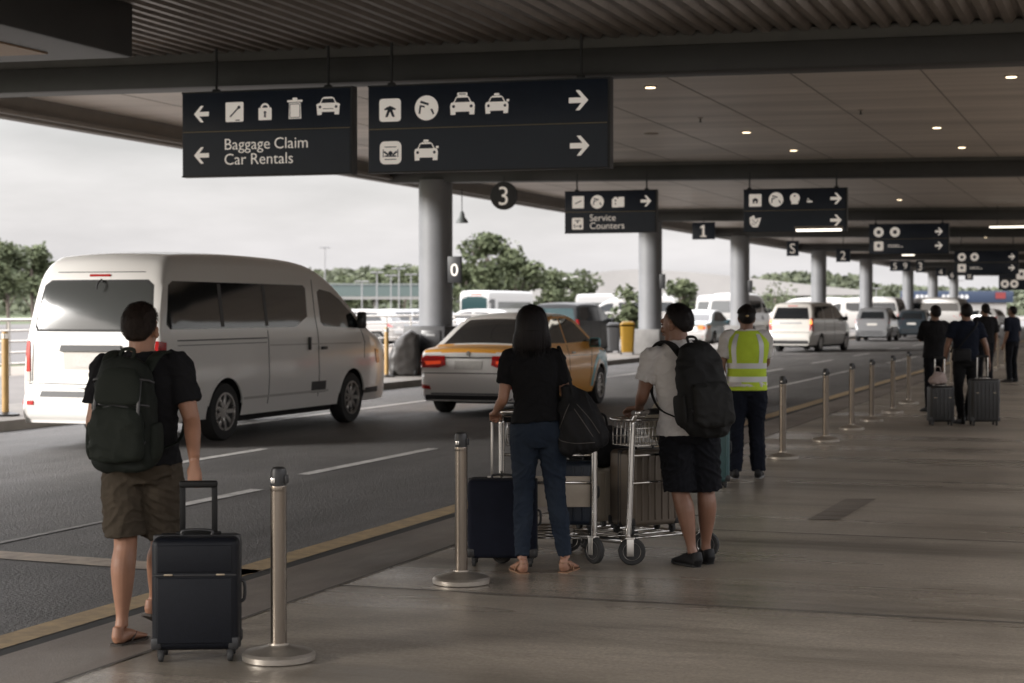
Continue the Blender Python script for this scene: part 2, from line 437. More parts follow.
# ---------------------------------------------------------------- signs
M_sign = mat('sign navy', (.010,.019,.040), .42, var=.12, scale=1.5)
M_sign2 = mat('sign navy lower', (.022,.033,.055), .42, var=.08, scale=1.5)
M_sblk = mat('sign edge', (.012,.013,.016), .5)
M_rod = mat('hanger steel', (.04,.04,.042), .5, .6)
M_icon = mat('icon white', (.93,.87,.81), .6, emit=(1,.92,.84), es=.10)  # slight glow added to brighten icons and lettering, no lamp behind them
M_gold = mat('divider strip', (.30,.25,.15), .5)
FACE = Matrix.Rotation(PI/2, 4, 'X')
def circ(cx, cy, r, n=28, a0=0, a1=2*PI):
    return [(cx+r*math.cos(a0+(a1-a0)*k/n), cy+r*math.sin(a0+(a1-a0)*k/n)) for k in range(n+(0 if abs(a1-a0-2*PI) < 1e-6 else 1))]
def rrect(cx, cy, w, h, r, n=5):
    out = []
    for sx, sy, a in ((1,1,0), (-1,1,PI/2), (-1,-1,PI), (1,-1,1.5*PI)):
        out += [(cx+sx*(w/2-r)+r*math.cos(a+PI/2*k/n), cy+sy*(h/2-r)+r*math.sin(a+PI/2*k/n)) for k in range(n+1)]
    return out
def bar(x0, y0, x1, y1, w):
    dx, dy = x1-x0, y1-y0; l = math.hypot(dx, dy); nx, ny = -dy/l*w/2, dx/l*w/2
    return [(x0-nx, y0-ny), (x1-nx, y1-ny), (x1+nx, y1+ny), (x0+nx, y0+ny)]
def icon(kind, cx, cy, s, W, K):
    "white polygons into W, dark ones into K; s = half height"
    def P(poly, B=W): 
        q = [(cx+x*s, cy+y*s) for x, y in poly]
        B.append(q)
    def A(poly, h):
        W.append(([(cx+x*s, cy+y*s) for x, y in poly], [[(cx+x*s, cy+y*s) for x, y in q] for q in h]))
    if kind in 'LR':
        f = -1 if kind == 'R' else 1
        P([(f*x, y) for x, y in [(-1,0), (-.1,1), (.3,1), (-.28,.27), (1,.27), (1,-.27), (-.28,-.27), (.3,-1), (-.1,-1)]])
    elif kind == 'sqpen':
        P(rrect(0,0,2,2,.12)); P(bar(-.5,-.5,.45,.42,.15), K); P(circ(.5,.46,.17), K); P(rrect(.35,-.85,.5,.1,.04), K)
    elif kind == 'lock':
        P(rrect(0,-.35,1.45,1.25,.1)); A(circ(0,.25,.5,16,0,PI)+[(-.5,.1), (.5,.1)], [circ(0,.25,.3,12,0,PI)+[(-.3,.14), (.3,.14)]])
        P(circ(0,-.2,.14), K); P([(-.07,-.25), (.07,-.25), (.12,-.7), (-.12,-.7)], K)
    elif kind == 'bin':
        P([(-.6,.55), (.6,.55), (.66,-1), (-.66,-1)]); P(rrect(0,.72,1.6,.2,.05)); P(rrect(0,.92,.5,.25,.05))
        A_ = [(-.5,.45), (.5,.45), (.5,-.88), (-.5,-.88)]
        for q in (bar(-.52,.42,.52,.42,.06), bar(-.52,.42,-.52,-.88,.06), bar(.52,.42,.52,-.88,.06), bar(-.52,-.88,.52,-.88,.06)): P(q, K)
    elif kind in ('car', 'taxi', 'cab'):
        P([(-1.05,-.75), (-.62,-.75), (-.62,-.5), (.62,-.5), (.62,-.75), (1.05,-.75), (1.1,.0), (1.02,.25), (.78,.33), (.58,.72), (.4,.84), (-.4,.84), (-.58,.72), (-.78,.33), (-1.02,.25), (-1.1,0)])
        P([(-.5,.68), (.5,.68), (.68,.3), (-.68,.3)], K)
        P(circ(-.78,-.05,.13,12), K); P(circ(.78,-.05,.13,12), K)
        if kind == 'car': P(rrect(0,.12,2.3,.16,.05)); P(bar(-.5,-.22,.5,-.22,.06), K)
        if kind == 'taxi': P(rrect(0,.98,.9,.26,.08)); P(bar(-.3,.98,.3,.98,.08), K)
        if kind == 'cab': P(rrect(.0,.97,.5,.2,.08)); P(rrect(1.05,.4,.25,.2,.05))
    elif kind == 'person':
        P(rrect(0,0,2,2,.3)); P([(-.55,.1), (-.3,.25), (0,.38), (.3,.25), (.55,.1), (.5,0), (.22,.02), (.45,-.6), (.22,-.6), (0,-.12), (-.22,-.6), (-.45,-.6), (-.22,.02), (-.5,0)], K)
    elif kind == 'round':
        P(circ(0,0,1.08)); P(bar(-.55,.55,.2,.3,.2), K); P(bar(-.55,.2,-.65,-.5,.16), K); P(bar(-.6,.2,-.15,.1,.14), K); P([(.35,-.1), (.55,-.1), (.72,-.5), (.6,-.6), (.45,-.3)], K)
    elif kind == 'seat':
        A(rrect(0,0,2,2,.45), []); 
        for q in (bar(-.55,.5,.55,.5,.07), bar(-.68,.3,-.68,-.4,.07), bar(.68,.3,.68,-.4,.07), bar(-.55,-.58,.55,-.58,.07), bar(-.6,.1,-.2,-.2,.16), bar(.6,.1,.2,-.2,.16)): P(q, K)
        P(circ(0,-.05,.2,12), K); P(bar(-.55,-.3,.55,-.3,.12), K)
    elif kind == 'plane':
        P(rrect(0,0,2,2,.12)); P([(-.6,-.2), (.5,.3), (.62,.2), (-.4,-.3)], K)
    elif kind == 'bag':
        P(rrect(0,-.2,1.3,1.5,.15)); P(circ(0,.5,.42,14)); P(rrect(1.05,0,1.1,1.8,.1)); P(circ(0,.3,.16,12), K); P(bar(0,-.1,0,-.5,.14), K)
    elif kind == 'desk':
        P(rrect(0,0,2,2,.2)); P(bar(-.5,.55,.5,.55,.14), K); P(bar(0,.5,0,.1,.2), K); P(bar(-.55,-.1,-.55,-.7,.16), K); P(bar(.5,-.2,.5,-.7,.3), K); P(bar(-.3,-.45,.2,-.45,.12), K)
    elif kind == 'house':
        P(rrect(0,0,2,2,.15)); P([(-.45,.1), (0,.4), (.45,.1), (.35,-.5), (.15,-.5), (.1,-.1), (-.1,-.1), (-.15,-.5), (-.35,-.5)], K)
    elif kind == 'globe':
        P(circ(0,.1,.85)); P(rrect(0,-.75,1.2,.35,.1)); P(circ(0,.45,.16,10), K)
    elif kind == 'leaf':
        P([(-.9,.6), (-.2,1), (0,.4), (.95,.6), (.7,-.3), (.4,-.95), (-.4,-.95), (-.85,-.4)]); P(bar(-.5,.3,.0,-.3,.08), K); P(bar(.5,.2,.0,-.4,.08), K); P(bar(-.6,-.3,-.1,-.6,.08), K)
    elif kind == 'dot':
        P(circ(0,0,1.0)); P(circ(0,0,.4,14), K)
    elif kind == 'sq':
        P(rrect(0,0,2,2,.3)); P(circ(0,.1,.35,12), K)
    elif kind == 'mini':
        P(rrect(0,-.3,1.2,.6,.1)); P(rrect(-.2,.45,.6,.25,.1)); P(rrect(.85,-.4,.5,.4,.1)); P(circ(-.2,-.3,.14,10), K)
    elif kind == 'lines':
        P(rrect(.5,.25,3,.16,.05)); P(rrect(1.0,-.2,4,.16,.05))
def text_mesh(s, size, spacing=1.0):
    cu = bpy.data.curves.new('t', 'FONT'); cu.body = s; cu.size = size; cu.extrude = .0015; cu.space_character = spacing; cu.resolution_u = 3; cu.offset = -size*.004
    o = bpy.data.objects.new('t', cu); COL.objects.link(o)
    dg = bpy.context.evaluated_depsgraph_get(); dg.update()
    me = bpy.data.meshes.new_from_object(o.evaluated_get(dg)); bpy.data.objects.remove(o); me.materials.clear()
    return me
def add_text(s, size, x, z, y, parent, m=None, name='lettering', center=False, spacing=1.0):
    if ' ' in s and not center:
        for wd in s.split(' '):
            o = add_text(wd, size, x, z, y, parent, m, name, False, spacing); x = max(v.co.x for v in o.data.vertices)+size*.26
        return o
    me = text_mesh(s, size, spacing); me.transform(FACE)
    if center:
        xs = [v.co.x for v in me.vertices]; x -= (min(xs)+max(xs))/2
    me.transform(Matrix.Translation((x, y, z)))
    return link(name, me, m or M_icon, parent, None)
def hang_sign(label, loc, w, h, rows, rods, top, rz=0.0, group='hanging direction signs', texts=(), split=.5, th=.14, name='direction_sign', cat='sign', lower=True):
    "loc: centre of the bottom edge; rows: (kind, u from left edge, row, half size)"
    r = thing(name, label, cat, loc, rz, group)
    b = MB(); b.box((0,0,h/2), (w, th, h), .008); p = b.build('panel', M_sign, r)
    b = MB(); b.box((w/2-.012, -.003, h/2), (.03, th+.02, h+.012)); b.box((0,-.002,h-.004), (w+.01, th+.012, .02)); b.box((0,-.002,.006), (w+.01, th+.012, .018)); b.build('edge_frame', M_sblk, p, None)
    if split:
        if lower:
            b = MB(); b.box((-.012, -th/2-.0015, h*split/2), (w-.05, .004, h*split-.03)); b.build('lower_field', M_sign2, p, None)
        b = MB(); b.box((-.01, -th/2-.004, h*split), (w-.05, .005, .010)); b.build('divider', M_gold, p, None)
    Mw = Matrix.Translation((0, -th/2-.003, 0)) @ FACE; Mk = Matrix.Translation((0, -th/2-.0055, 0)) @ FACE
    for kind, u, vv, s in rows:
        Wp, Kp = [], []; icon(kind, -w/2+u, vv, s, Wp, Kp)
        b = MB()
        for i_, q in enumerate(Wp):
            M_ = Matrix.Translation((0, -.0004*i_, 0)) @ Mw
            if isinstance(q, tuple): b.prism(q[0], M_, .002, q[1])
            else: b.prism(q, M_, .002)
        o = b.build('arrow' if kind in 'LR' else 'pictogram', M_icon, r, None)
        b = MB()
        for i_, q in enumerate(Kp): b.prism(q, Matrix.Translation((0, -.0004*i_, 0)) @ Mk, .002)
        if Kp: b.build('detail', M_sign, o, None)
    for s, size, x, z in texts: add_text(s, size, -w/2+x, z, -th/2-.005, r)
    for x in rods:
        b = MB(); b.cyl((x,0,h), (x,0,top), .018, seg=10); b.box((x,0,h+.02), (.09,.07,.04), .008); b.build('hanging_rod', M_rod, r)
    return r
def wz(py, d): return CH+(HOR-py)/F*d
def sign_at(px0, px1, yt, yb, Y):
    "place and size of a sign hung at road distance Y"
    t = ((px0+px1)/2-512)/F; d = Y/(CA+t*SA)
    c = D((px0+px1)/2, d); z0, z1 = wz(yb, d), wz(yt, d)
    return V((c.x, c.y, z0)), (px1-px0)/F*d/ (math.cos(YAW)*.985), z1-z0, d
# 1: baggage claim
c, w_, h_, d_ = sign_at(183, 355, 91, 176, 20.75)
k = h_/85*1.0; q = lambda px: (px-183)/172*w_; z = lambda py: (176-py)/85*h_
hang_sign('navy sign reading Baggage Claim and Car Rentals with two left arrows', c, w_, h_,
    [('L', q(203), z(113), .105), ('sqpen', q(237), z(112), .125), ('lock', q(268), z(111.5), .125), ('bin', q(298), z(110.5), .13), ('car', q(331), z(109.5), .14),
     ('L', q(203), z(154.5), .105)], [q(216)-w_/2, q(329)-w_/2], cz(c.x, 5.05)-c.z, rz=R(2.2),
    texts=[('Baggage Claim', .205, q(226), z(149.5)), ('Car Rentals', .205, q(226), z(164.5))], split=.53)
c, w_, h_, d_ = sign_at(371, 606, 83, 171, 20.75)
q = lambda px: (px-369)/239*w_; z = lambda py: (171-py)/88*h_
hang_sign('widest navy sign with pictograms of cars and two right arrows', c, w_, h_,
    [('person', q(391.5), z(108), .142), ('round', q(428.5), z(107), .142), ('taxi', q(464.5), z(106), .145), ('cab', q(498.5), z(106.5), .135), ('R', q(578), z(104.5), .12),
     ('seat', q(392), z(151), .142), ('cab', q(428), z(151), .14), ('R', q(579), z(149), .12)], [q(391)-w_/2, q(579)-w_/2], cz(c.x, 5.05)-c.z, rz=R(2.2), split=.5)
c, w_, h_, d_ = sign_at(567, 655, 191, 233, 38.6)
q = lambda px: (px-567)/88*w_; z = lambda py: (233-py)/42*h_
hang_sign('smaller navy sign with two lines of words, in front of the second column', c, w_, h_,
    [('plane', q(580), z(202), .135), ('round', q(598.5), z(202), .14), ('bag', q(616), z(202.5), .125), ('R', q(645), z(202), .12), ('desk', q(579.5), z(223.5), .13)],
    [q(578)-w_/2, q(645)-w_/2], cz(c.x, 4.7)-c.z, rz=R(1), texts=[('Service', .21, q(591), z(221)), ('Counters', .21, q(591), z(229))], split=.5)
c, w_, h_, d_ = sign_at(747, 843, 189, 232, 38.6)
q = lambda px: (px-747)/96*w_; z = lambda py: (232-py)/43*h_
hang_sign('navy sign with a leaf-like pictogram in its lower row, above the yellow vest', c, w_, h_,
    [('house', q(758), z(200), .135), ('round', q(777.5), z(199.5), .145), ('globe', q(795), z(199), .125), ('mini', q(808), z(201), .07), ('R', q(833), z(199.5), .12),
     ('leaf', q(758), z(221), .135), ('R', q(833), z(221), .12)], [q(752)-w_/2, q(833)-w_/2], cz(c.x, 4.7)-c.z, rz=R(1), split=.5)
c, w_, h_, d_ = sign_at(872, 945, 224, 254, 58.6)
q = lambda px: (px-872)/73*w_; z = lambda py: (254-py)/30*h_
hang_sign('distant dark sign with round pictograms above the silver hatchback', c, w_, h_,
    [('dot', q(881), z(232), .16), ('dot', q(896), z(232), .16), ('R', q(936), z(232), .12), ('sq', q(881), z(246), .15), ('lines', q(893), z(246), .12), ('R', q(936), z(246), .12)],
    [q(878)-w_/2, q(939)-w_/2], cz(c.x, 4.7)-c.z, split=.5, lower=False)
c, w_, h_, d_ = sign_at(957, 1015, 251, 274, 73.4)
q = lambda px: (px-957)/58*w_; z = lambda py: (274-py)/23*h_
hang_sign('farther dark sign with round pictograms above the two travellers with cases', c, w_, h_,
    [('dot', q(964), z(257), .16), ('dot', q(975.5), z(257), .16), ('R', q(1009), z(257), .12), ('sq', q(964), z(268), .16), ('lines', q(974), z(268), .12), ('R', q(1009), z(268), .12)],
    [q(963)-w_/2, q(1010)-w_/2], cz(c.x, 4.7)-c.z, split=.5, lower=False)
c, w_, h_, d_ = sign_at(1001, 1045, 268, 290, 93)
hang_sign('farthest dark direction sign cut by the right edge of the photo', c, w_, h_,
    [('dot', .3, h_*.28, .2), ('dot', .75, h_*.28, .2), ('sq', 1.1, h_*.7, .25)], [-.6, .6], cz(c.x, 4.7)-c.z, split=.5, lower=False)
# number plates
def number(label, txt, px, py, wpx, hpx, Y, round_=False):
    t = (px-512)/F; d = Y/(CA+t*SA); c = D(px, d, wz(py+hpx/2, d)); w = wpx/F*d; h = hpx/F*d
    r = thing('number_sign', label, 'number sign', c, 0, 'hanging number signs')
    b = MB()
    if round_:
        b.prism(circ(0, h/2, h/2, 36), Matrix.Translation((0,.04,0)) @ FACE, .08)
    else: b.box((0,0,h/2), (w,.08,h), .01)
    b.build('panel', M_sblk if round_ else M_sign, r)
    n = len(txt.split())
    for i, s in enumerate(txt.split()):
        if s == '1':
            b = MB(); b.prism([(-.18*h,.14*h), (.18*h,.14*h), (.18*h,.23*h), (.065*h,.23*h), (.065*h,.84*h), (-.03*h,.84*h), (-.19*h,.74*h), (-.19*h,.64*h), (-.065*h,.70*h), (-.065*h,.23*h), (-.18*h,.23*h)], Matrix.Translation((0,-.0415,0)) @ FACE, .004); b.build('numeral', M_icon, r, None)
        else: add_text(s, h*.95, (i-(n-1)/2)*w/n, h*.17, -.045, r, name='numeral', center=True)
    top = cz(c.x, 4.7)-c.z
    b = MB(); b.cyl((0,0,h), (0,0,top), .015, seg=8); b.build('hanging_rod', M_rod, r)
    return r
number('round dark sign with a white 3 hanging beside the first column', '3', 504, 196, 29, 28, 38.9, True)
number('dark number sign with a white 1, left of the third column', '1', 703.5, 231, 23, 17, 58.6)
number('small dark sign with a white S or 5 below the leaf pictogram sign', 'S', 792.5, 248.5, 12, 15, 73.4)
number('dark number sign with a white 2 near the fourth column', '2', 843, 255.5, 14, 13, 73.4)
number('distant pair sign with 5 and 9 left of a column', '5 9', 900, 266, 20, 10, 93)
number('distant small sign with 3 right of a column', '3', 920, 266.5, 8, 12, 90)
number('distant blank-looking sign with 4, fourth number from the right', '4', 940.5, 272, 10, 8, 110)
number('distant tiny sign with 6 under the farther direction sign', '6', 952, 275, 8, 8, 120)
number('distant tiny sign with 8, third from the right', '8', 969, 276, 8, 8, 126)
# signs on the columns' right flanks
for i, (lab, hh) in enumerate([('dark flag sign with a white 0 on the first column', .62), ('small dark flag box on the second column', .5), ('small dark flag box on the third column', .5)]):
    r = thing('flag_sign', lab, 'sign', (CX+.62, BY[1+i]-.15, 2.55), group='flag signs on columns')
    b = MB(); b.box((-.08 if i == 0 else -.16,0,0), (.34 if i == 0 else .2,.1,hh), .01); b.build('panel', M_sblk, r)
    b = MB(); b.box((-.2,.0,0), (.2,.03,.06)); b.build('bracket', M_rod, r, None)
    if i == 0: add_text('0', .42, -.07, -.15, -.055, r, name='numeral', center=True)
# pendant lamp under the canopy edge
c = D(462, 46, 0); zt = cz(c.x, 4.66)
r = thing('pendant_lamp', 'small bell-shaped lamp on a thin cord at the canopy edge', 'lamp', (c.x, c.y, wz(223, 46)))
b = MB(); b.lathe([(.16,0), (.15,.05), (.08,.14), (.06,.24), (.03,.3)], seg=20); b.build('lamp_shade', mat('lamp shade', (.09,.1,.1), .5), r)
b = MB(); b.cyl((0,0,.3), (0,0,zt-wz(223,46)), .012, seg=8); b.build('cord', M_rod, r)

# ceiling lights
M_lamp = mat('lamp glow', (.9,.8,.6), .5, emit=(1,.78,.52), es=1.3)
M_tube = mat('tube glow', (.9,.9,.85), .5, emit=(1,.93,.8), es=.95)
M_trim = mat('lamp trim', (.35,.3,.26), .4)
def light(px, py, r=.072, n=[0], on=True):
    zz = 5.0
    p = G(px, py, zz-.012*9)
    p.z = cz(p.x, 5.0)
    lab = 'recessed round ceiling lamp glowing warm in the canopy soffit'
    t = thing('ceiling_light', lab, 'ceiling light', p, group='recessed lamps in the soffit')
    b = MB(); b.lathe([(r*1.35,-.018), (r*1.35,.0)], seg=20); b.build('trim_ring', M_trim, t)
    b = MB(); b.lathe([(r,-.026), (r,-.012)], seg=20); b.build('diffuser', M_lamp if on else M_trim, t)
for px, py in [(650,87), (1010,72), (746,132), (793,150), (936,125), (961,145), (899,199.5), (1085,110), (985,237)]: light(px, py)
light(651, 135, .1, on=False)
for px0, px1, py, Y in [(796, 841, 231, 38.3), (990, 1040, 227.5, 58.0), (902, 914, 255.5, 90)]:
    t_ = ((px0+px1)/2-512)/F; d = Y/(CA+t_*SA); c = D((px0+px1)/2, d, 0); w_ = (px1-px0)/F*d
    c.z = wz(py, d); top = cz(c.x, 4.98)-c.z
    r = thing('strip_light', ['white strip lamp just under the leaf pictogram sign', 'white strip lamp at the right edge of the photo', 'short far strip lamp beneath the round pictogram sign'][[796,990,902].index(px0)], 'strip light', c, group='strip lamps')
    b = MB(); b.box((0,0,.07), (w_+.06,.16,.06), .01); b.build('housing', M_trim, r)
    b = MB(); b.box((0,0,.02), (w_,.12,.05), .01); b.build('tube', M_tube, r)
    for s in (-.35, .35) if Y > 40 else ():
        b = MB(); b.cyl((s*w_,0,.09), (s*w_,0,max(top, .12)), .012, seg=8); b.build('hanging_rod', M_rod, r)

# ceiling fittings
for px, py, lab in [(700, 118, 'small sprinkler head above the second pair of signs'), (860, 108, 'small sprinkler head midway between two ceiling lamps'), (905, 160, 'small sprinkler head near the far ceiling lamps')]:
    p = G(px, py, 4.9); p.z = cz(p.x, 5.0); t = thing('sprinkler', lab, 'sprinkler', p, group='sprinklers in the soffit')
    b = MB(); b.lathe([(.045,-.012), (.045,.0)], seg=16); b.build('escutcheon', M_trim, t); b = MB(); b.lathe([(.012,-.07), (.012,-.01)], seg=10); b.lathe([(.03,-.075), (.03,-.068)], seg=12); b.build('nozzle', M_rod, t)
# ---------------------------------------------------------------- people
def skin(name, c): return mat(name, c, .5, var=.12, scale=9, bump=.08, bscale=160, rvar=.08)
def cloth(name, c, rough=.9, var=.18, sc_=5, bump=.35, bs=420, sheen=.15, col2=None): return mat(name, c, rough, var=var, scale=sc_, bump=bump, bscale=bs, sheen=0, spec=.15, col2=col2)
SK1 = skin('skin fair', (.31,.155,.095)); SK2 = skin('skin tan', (.30,.155,.10)); SK3 = skin('skin olive', (.19,.095,.06)); SK4 = skin('skin brown', (.2,.11,.07))
HB = mat('hair dark brown', (.016,.010,.007), .62, spec=.2, var=.4, scale=60, bump=.3, bscale=220, stretch=(1,1,.15)); HK = mat('hair black', (.007,.005,.005), .55, spec=.2, var=.4, scale=60, bump=.3, bscale=220, stretch=(1,1,.12))
M_eye = mat('eye', (.05,.03,.02), .2); M_lip = mat('lip', (.3,.12,.1), .5)

def hand(mb, w, d, n, side, curl=25, sc_=1.0, spread=.06, thumb=.5):
    "w wrist, d finger direction, n palm normal, side towards the thumb"
    w = V(w); d = V(d).normalized(); n = V(n); n = (n-d*n.dot(d)).normalized(); s_ = V(side); s_ = (s_-d*s_.dot(d)-n*s_.dot(n)).normalized()
    k = sc_
    mb.sloft([(w-d*.03*k, .024*k, .020*k, 2.2), (w+d*.01*k, .027*k, .018*k, 2.3), (w+d*.045*k, .038*k, .0155*k, 2.6), (w+d*.085*k, .040*k, .013*k, 2.8), (w+d*.096*k, .034*k, .008*k, 2.4)], 3, 16, side=s_)
    for off, ln, r in ((.030, .072, .0092), (.010, .082, .0095), (-.0105, .076, .009), (-.030, .060, .0082)):
        p = w+d*.078*k+s_*off*k; a = R(curl)*.75; pts = [(p, r*k*1.02, r*k)]; dd = d+s_*off*spread*30*.1
        dd.normalize(); seg = (.2+.0, .44, .31, .25)
        p = p+dd*.016*k
        for j in range(3):
            ang = R(curl)*(.7+j*1.0)
            v = dd*math.cos(ang)+n*math.sin(ang)
            p = p+v*(ln*(.44, .31, .25)[j]*k); pts.append((p, r*k*(1-.07*(j+1)), r*k*(1-.09*(j+1))))
        mb.sloft(pts, 4, 10, side=s_)
    p = w+d*.02*k+s_*.022*k; t = (d*.75+s_*.6+n*thumb).normalized(); t2 = (d*.95+s_*.12+n*thumb*1.1).normalized()
    mb.sloft([(p, .014*k, .013*k), (p+t*.034*k, .0125*k, .0115*k), (p+t*.034*k+t2*.030*k, .0105*k, .0098*k), (p+t*.034*k+t2*.056*k, .0075*k, .007*k)], 4, 10, side=n)

DEF = dict(hL=(-.088,0,.90), hR=(.088,0,.90), kL=(-.10,.015,.48), kR=(.10,.015,.48), aL=(-.105,-.01,.085), aR=(.105,-.01,.085),
    sL=(-.172,0,1.375), sR=(.172,0,1.375), eL=(-.22,-.02,1.10), eR=(.22,-.02,1.10), wL=(-.235,.05,.86), wR=(.235,.05,.86),
    fL=(-.15,1,0), fR=(.15,1,0), dL=None, dR=None, nL=(1,.2,0), nR=(-1,.2,0), cL=22, cR=22, tL=(0,1,0), tR=(0,1,0),
    head=(0,0), lean=(0,0), fz=(0,0))
def person(label, loc, phi, h=1.70, J={}, sk=SK1, female=False, voxel=.0055, hair='short', hairm=HB, top=None, bottom=None, shoes=None, extra=None, name='person', build=1.0, group=None):
    k = h/1.70; P = dict(DEF)
    rz = YAW+R(phi); cp, sp = math.cos(R(phi)), math.sin(R(phi))
    if female:
        P.update(sL=(-.148,0,1.365), sR=(.148,0,1.365), eL=(-.19,-.02,1.10), eR=(.19,-.02,1.10), hL=(-.085,0,.91), hR=(.085,0,.91))
    for a, b in J.items():      # joints seen in the photo are given across / away / up and turned into the body's own frame
        if a[0] in 'sekawh' and len(a) == 2:
            x, y, z = b; b = ((x*cp+y*sp)/k, (-x*sp+y*cp)/k, z/k)
        P[a] = b
    for q in P:
        if q[0] in 'sekawh' and len(q) == 2: P[q] = V(P[q])*k
    root = thing(name, label, 'person', loc, rz, group)
    lx, ly = P['lean']
    def T(x, y, z):
        t = max(0, z-.95)/.45
        return V((x+lx*t, y+ly*t, z))*k
    shc = (P['sL']+P['sR'])/2; lx = shc.x/k if not P['lean'][0] else lx; ly = shc.y/k if not P['lean'][1] else ly
    sdir = (P['sR']-P['sL']); sdir.z = 0; sdir.normalize()
    B_ = build
    mb = MB()
    if female: tr = [(.80,.10,.09), (.86,.168,.118), (.92,.172,.122), (1.0,.148,.105), (1.08,.125,.092), (1.18,.132,.098), (1.26,.145,.115), (1.33,.15,.095), (1.375,.13,.075), (1.405,.07,.058)]
    else: tr = [(.79,.10,.09), (.85,.155,.112), (.91,.165,.118), (1.0,.152,.108), (1.1,.148,.104), (1.2,.165,.112), (1.29,.178,.115), (1.35,.17,.098), (1.395,.135,.082), (1.43,.088,.068), (1.455,.068,.064)]
    cov = bottom and bottom['kind'] != 'shorts'
    tr = [(z, a*B_*(.9 if z < 1.33 else 1), b*B_*(.88 if z < 1.33 else 1)) for z, a, b in tr]
    mb.sloft([(T(0,0,z), a*k, b*k*.9, 2.3) for z, a, b in tr if z > .88], 3, 24, side=sdir)
    nk = .052 if female else .066
    hy, hp = P['head']; nb = T(0,.0,1.475); HM = Matrix.Translation(nb+V((0,0,-.028*k))) @ Matrix.Rotation(R(hy), 4, 'Z') @ Matrix.Rotation(R(hp), 4, 'X') @ Matrix.Diagonal((k,k,k,1)) @ Matrix.Translation((0,0,-1.475))
    H = lambda x, y, z: HM @ V((x, y, z))
    HR_ = (Matrix.Rotation(R(hy), 3, 'Z') @ Matrix.Rotation(R(hp), 3, 'X'))
    mb.sloft([(T(0,-.005,1.36), nk*1.5*k, nk*1.2*k), (T(0,-.005,1.41), nk*1.15*k, nk*1.05*k), (H(0,-.005,1.47), nk*.97*k, nk*k), (H(0,.0,1.55), nk*.95*k, nk*k)], 4, 20, side=(1,0,0))
    e = lambda c, r, sub=3: mb.ell(H(*c), tuple(q*k for q in r), sub, HR_)
    e((0,-.010,1.612), (.074,.095,.090), 4); e((0,.036,1.575), (.060,.058,.088), 4); e((0,.046,1.515), (.045,.046,.036)); e((0,.03,1.535), (.056,.055,.045))
    e((0,.082,1.625), (.05,.018,.02)); e((0,.105,1.573), (.011,.018,.012)); mb.sloft([(H(0,.088,1.61), .007*k, .007*k), (H(0,.102,1.585), .009*k, .01*k), (H(0,.100,1.567), .013*k, .009*k)], 3, 10, side=(1,0,0))
    e((0,.090,1.538), (.024,.012,.012)); e((0,.083,1.508), (.018,.014,.014))
    for s in (-1, 1):
        e((s*.077,-.002,1.578), (.009,.020,.032)); e((s*.083,-.010,1.590), (.008,.016,.018)); e((s*.036,.078,1.565), (.022,.018,.02))
    for q in 'LR':
        S, E, W, Hp, K, A = (P[c+q] for c in 'sewhka'); sg = -1 if q == 'L' else 1
        ar = .9 if female else 1.10; ar *= B_
        c0 = T(0,0,1.35)*.55+S*.45
        mb.sloft([(c0, .05*k*ar, .05*k*ar), (S, .054*k*ar, .056*k*ar), (S.lerp(E,.35), .049*k*ar, .051*k*ar), (S.lerp(E,.8), .040*k*ar, .041*k*ar), (E, .038*k*ar, .038*k*ar),
                  (E.lerp(W,.28), .040*k*ar, .037*k*ar), (E.lerp(W,.7), .030*k*ar, .028*k*ar), (W, .025*k*ar, .021*k*ar)], 4, 16)
        dd = P['d'+q]; dd = (W-E).normalized() if dd is None else V(dd)
        hand(mb, W, dd, P['n'+q], P['t'+q], P['c'+q], k*(.92 if female else 1.0))
        lg = (.70 if cov else 1.0)*B_; lt = lg*.88
        mb.sloft([(Hp+V((0,0,.0)), .078*k*lt, .08*k*lt), (Hp.lerp(K,.25), .083*k*lt, .086*k*lt), (Hp.lerp(K,.7), .063*k*lg, .064*k*lg), (K, .057*k*lg, .060*k*lg),
                  (K.lerp(A,.25)+V((0,-.014,0)), .060*k*lg, .066*k*lg), (K.lerp(A,.55)+V((0,-.008,0)), .049*k*lg, .052*k*lg), (K.lerp(A,.85), .031*k, .033*k), (A, .032*k, .036*k)], 4, 18, side=(1,0,0))
        f = V(P['f'+q]).normalized(); fl = f.copy()
        hz = A-V((0,0,.045*k))
        mb.sloft([(A-fl*.028*k+V((0,0,.0)), .026*k, .03*k), (hz-fl*.035*k+V((0,0,-.01*k)), .030*k, .028*k), (hz+fl*.03*k+V((0,0,0)), .034*k, .034*k), (hz+fl*.10*k+V((0,0,-.012*k)), .038*k, .024*k), (hz+fl*.155*k+V((0,0,-.022*k)), .042*k, .015*k), (hz+fl*.185*k+V((0,0,-.025*k)), .034*k, .010*k)], 4, 14, side=V((0,0,1)).cross(fl)*-1)
    me = remesh(mb, voxel*k, 3)
    body = link('body', me, sk, root, 180)
    # face details
    for s in (-1, 1):
        b = MB(); b.ell(H(s*.031,.086,1.602), (.011*k,.006*k,.006*k), 2, HR_); b.build('eye', M_eye, root, 180)
    b = MB(); b.ell(H(0,.1,1.538), (.022*k,.004*k,.006*k), 2, HR_); b.build('mouth', M_lip, root, 180)
    # hair
    rnd = random.Random(len(label))
